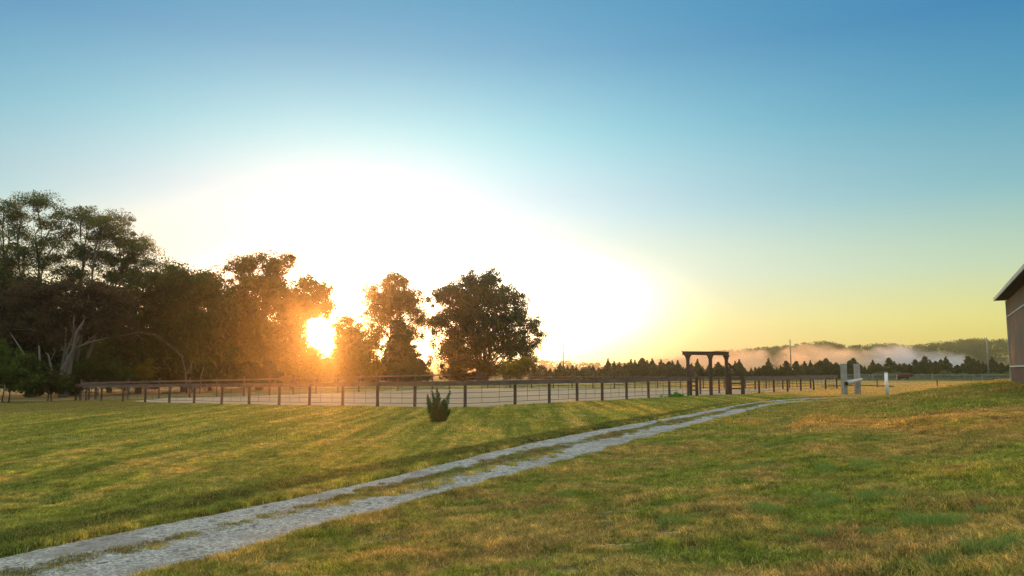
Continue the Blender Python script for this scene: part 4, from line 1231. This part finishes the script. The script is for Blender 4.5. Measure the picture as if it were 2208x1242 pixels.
    MB().box((-.02, -Lb / 2, 3.72), (.045, Lb + .04, .07)).build('trim_board', trim, root)
    MB().box((Wb / 2, .02, .955), (Wb, .045, .07)).build('trim_board', trim, root)
    MB().box((-.012, .012, zt / 2), (.1, .1, zt - .25)).build('corner_board', trim, root)
    # far gable door, on the side away from the drive
    MB().box((Wb / 2, .05, 1.45), (3.2, .06, 2.7)).build('door', low, root)
barn()

# ------------------------------------------------------------------ smoke banks drifting in front of the ridge
def volume_mat(name, dens, col, g_, noise=False, absorb=None):
    m, k, out = new_mat(name)
    pv = k.n('ShaderNodeVolumePrincipled')
    pv.inputs['Color'].default_value = (*col, 1); pv.inputs['Anisotropy'].default_value = g_
    if noise:
        tc = k.n('ShaderNodeTexCoord'); geo = k.n('ShaderNodeNewGeometry')
        ln = k.n('ShaderNodeVectorMath', operation='LENGTH'); k.put(ln.inputs[0], tc.outputs['Object'])
        nz = k.noise(k.mapping(geo.outputs['Position'], (1, 1, 1.6)), 0.07, 5, 0.6, 0.5)
        fall = k.math('SUBTRACT', 1.0, k.math('POWER', ln.outputs['Value'], 2.0))
        d = k.math('ADD', fall, k.math('MULTIPLY', k.math('SUBTRACT', nz, 0.56), 3.0))
        d = k.math('MULTIPLY', k.mapr(d, 0.0, 0.9, 0, 1, True), k.mapr(ln.outputs['Value'], 1.0, 0.75, 0, 1, True))
        k.put(pv.inputs['Density'], k.math('MULTIPLY', d, dens))
    else: pv.inputs['Density'].default_value = dens
    k.nt.links.new(pv.outputs[0], out.inputs['Volume'])
    return m
vm_a = volume_mat('tan_smoke_volume', 0.08, (1.0, 0.84, 0.62), 0.5, True)
vm_b = volume_mat('grey_smoke_volume', 0.07, (0.92, 0.93, 0.97), 0.4, True)
for i, (u_, vt, ru2, D_, lab) in enumerate([
    (1500, 756, 62, 420, 'low smoke bank behind the gate arch'), (1600, 752, 70, 440, 'smoke bank right of the gate arch'), (1745, 742, 75, 430, 'tallest orange-lit smoke bank above the cedars'),
    (1830, 752, 60, 450, 'smoke bank above the timber posts'), (1930, 740, 62, 440, 'pale smoke bank above the cow'), (2020, 758, 70, 420, 'thin grey smoke trailing towards the barn'), (1420, 768, 50, 430, 'faint smoke at the left end of the smoke banks')]):
    bm = bmesh.new(); bmesh.ops.create_icosphere(bm, subdivisions=3, radius=1.0)
    me = bpy.data.meshes.new('smoke_bank'); bm.to_mesh(me); bm.free(); me.materials.append(vm_b if u_ > 1880 else vm_a)
    o = bpy.data.objects.new('smoke_bank', me); COL.objects.link(o)
    q = P(u_, vt, D_); ztop = q[2] + 1.5
    o.location = (q[0], D_, ztop * 0.42); o.scale = (ru2 * 1.35 * D_ / F, 22, ztop * 0.62)
    tag(o, lab, 'smoke', 'smoke banks before the ridge', 'stuff')

# ------------------------------------------------------------------ haze
HAZE = 0.00036
hz = MB(); hz.box((150, 520, 17), (1900, 1320, 46))
ho = hz.build('haze', volume_mat('haze_air', HAZE, (1.0, 0.88, 0.74), 0.9))
tag(ho, 'thin morning haze over the fields', 'haze', None, 'stuff')

# ------------------------------------------------------------------ sky
SUN_AZ, SUN_EL = math.radians(-13.4), math.radians(2.75)
w = bpy.data.worlds.new('World'); SC.world = w; w.use_nodes = True
nt = w.node_tree; nt.nodes.clear(); k = N(nt)
out = k.n('ShaderNodeOutputWorld'); bg = k.n('ShaderNodeBackground')
tc = k.n('ShaderNodeTexCoord')
sep = k.n('ShaderNodeSeparateXYZ'); k.put(sep.inputs[0], tc.outputs['Generated'])
el = k.math('MULTIPLY', k.math('ARCSINE', sep.outputs[2]), 180 / PI)
az = k.math('MULTIPLY', k.math('ARCTAN2', sep.outputs[0], sep.outputs[1]), 180 / PI)
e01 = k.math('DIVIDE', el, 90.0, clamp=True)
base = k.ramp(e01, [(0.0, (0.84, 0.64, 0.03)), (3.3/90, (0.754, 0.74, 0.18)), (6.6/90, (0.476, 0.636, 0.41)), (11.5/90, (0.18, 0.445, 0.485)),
                    (17/90, (0.055, 0.275, 0.44)), (22.5/90, (0.015, 0.185, 0.405)), (30/90, (0.02, 0.24, 0.44)), (50/90, (1.5, 1.55, 1.5)), (1.0, (2.4, 2.35, 2.15))])  # overhead stops, out of view, brightened beyond a natural sky to light the lawn
sky = k.n('ShaderNodeTexSky', sky_type='NISHITA'); sky.sun_disc = False
sky.sun_elevation = SUN_EL; sky.sun_rotation = SUN_AZ; sky.dust_density = 3.0; sky.ozone_density = 2.0
nis = k.n('ShaderNodeVectorMath', operation='SCALE'); k.put(nis.inputs[0], sky.outputs[0]); nis.inputs['Scale'].default_value = 0.02
def ell(cx_, cy_, a_, b_):
    dx = k.math('DIVIDE', k.math('SUBTRACT', az, cx_), a_); dy = k.math('DIVIDE', k.math('SUBTRACT', el, cy_), b_)
    return k.math('SQRT', k.math('ADD', k.math('MULTIPLY', dx, dx), k.math('MULTIPLY', dy, dy)))
rr = ell(-8.24, 9.6, 14.1, 6.2)
amp = k.math('MULTIPLY', k.math('EXPONENT', k.math('MULTIPLY', k.math('SUBTRACT', k.math('POWER', rr, 1.513), 1.0), -0.432)), 0.205)
gcol = k.ramp(k.math('DIVIDE', el, 25.0, clamp=True), [(0.0, (0.83, 0.58, 2.4)), (0.32, (2.1, 1.75, 1.9)), (0.50, (1.85, 1.80, 1.95)), (0.68, (1.75, 2.75, 2.3)), (1.0, (1.70, 3.0, 2.75))])
glow = k.n('ShaderNodeVectorMath', operation='SCALE'); k.put(glow.inputs[0], gcol); k.put(glow.inputs['Scale'], amp)
core = k.math('MULTIPLY', k.math('EXPONENT', k.math('MULTIPLY', k.math('POWER', ell(-6.2, 3.6, 14.8, 4.5), 4.0), -1.0)), 4.0)
corv = k.n('ShaderNodeVectorMath', operation='SCALE'); k.put(corv.inputs[0], k.ramp(k.math('DIVIDE', el, 12.0, clamp=True), [(0.0, (1.0, 0.70, 0.32)), (0.35, (1.0, 0.80, 0.50)), (0.75, (1.0, 0.97, 0.93))])); k.put(corv.inputs['Scale'], core)
# aureole round the sun
sd = (math.sin(SUN_AZ) * math.cos(SUN_EL), math.cos(SUN_AZ) * math.cos(SUN_EL), math.sin(SUN_EL))
dp = k.n('ShaderNodeVectorMath', operation='DOT_PRODUCT'); k.put(dp.inputs[0], tc.outputs['Generated']); dp.inputs[1].default_value = sd
ang = k.math('MULTIPLY', k.math('ARCCOSINE', k.math('MINIMUM', dp.outputs['Value'], 0.9999999)), 180 / PI)
au = k.math('MULTIPLY', k.math('EXPONENT', k.math('MULTIPLY', ang, -1.3)), 9.0)
aur = k.n('ShaderNodeVectorMath', operation='SCALE'); aur.inputs[0].default_value = (1.0, 0.45, 0.10); k.put(aur.inputs['Scale'], au)
def vadd(a_, b_):
    n_ = k.n('ShaderNodeVectorMath', operation='ADD'); k.put(n_.inputs[0], a_); k.put(n_.inputs[1], b_); return n_.outputs[0]
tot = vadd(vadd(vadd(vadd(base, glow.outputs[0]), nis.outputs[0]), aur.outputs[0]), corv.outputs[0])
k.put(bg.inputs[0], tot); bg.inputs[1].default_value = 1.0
nt.links.new(bg.outputs[0], out.inputs[0])
w.cycles.sampling_method = 'MANUAL'; w.cycles.sample_map_resolution = 1024

sl = bpy.data.lights.new('sun', 'SUN'); sl.energy = 5.0; sl.angle = math.radians(0.5); sl.color = (1.0, 0.38, 0.08)
so = bpy.data.objects.new('sun', sl); COL.objects.link(so)
so.rotation_euler = Vector(sd).to_track_quat('Z', 'Y').to_euler(); so.location = (0, 0, 60)

cam = bpy.data.cameras.new('camera'); cam.sensor_width = 36; cam.lens = F / 2208 * 36; cam.clip_end = 9000; cam.clip_start = 0.05
co = bpy.data.objects.new('camera', cam); COL.objects.link(co)
co.location = (0, 0, CAM_Z); co.rotation_euler = (PI / 2 + PITCH, 0, 0)
SC.camera = co
SC.view_settings.view_transform = 'Standard'; SC.view_settings.look = 'None'
SC.view_settings.exposure = 0.0; SC.view_settings.gamma = 1.0
cy = SC.cycles
cy.max_bounces = 6; cy.diffuse_bounces = 3; cy.transmission_bounces = 4; cy.volume_bounces = 1; cy.transparent_max_bounces = 8
cy.use_adaptive_sampling = False; cy.use_denoising = True; cy.denoiser = 'OPENIMAGEDENOISE'; cy.denoising_input_passes = 'RGB_ALBEDO_NORMAL'; cy.denoising_prefilter = 'NONE'
cy.volume_step_rate = 4.0; cy.volume_max_steps = 64
cy.sample_clamp_indirect = 6.0
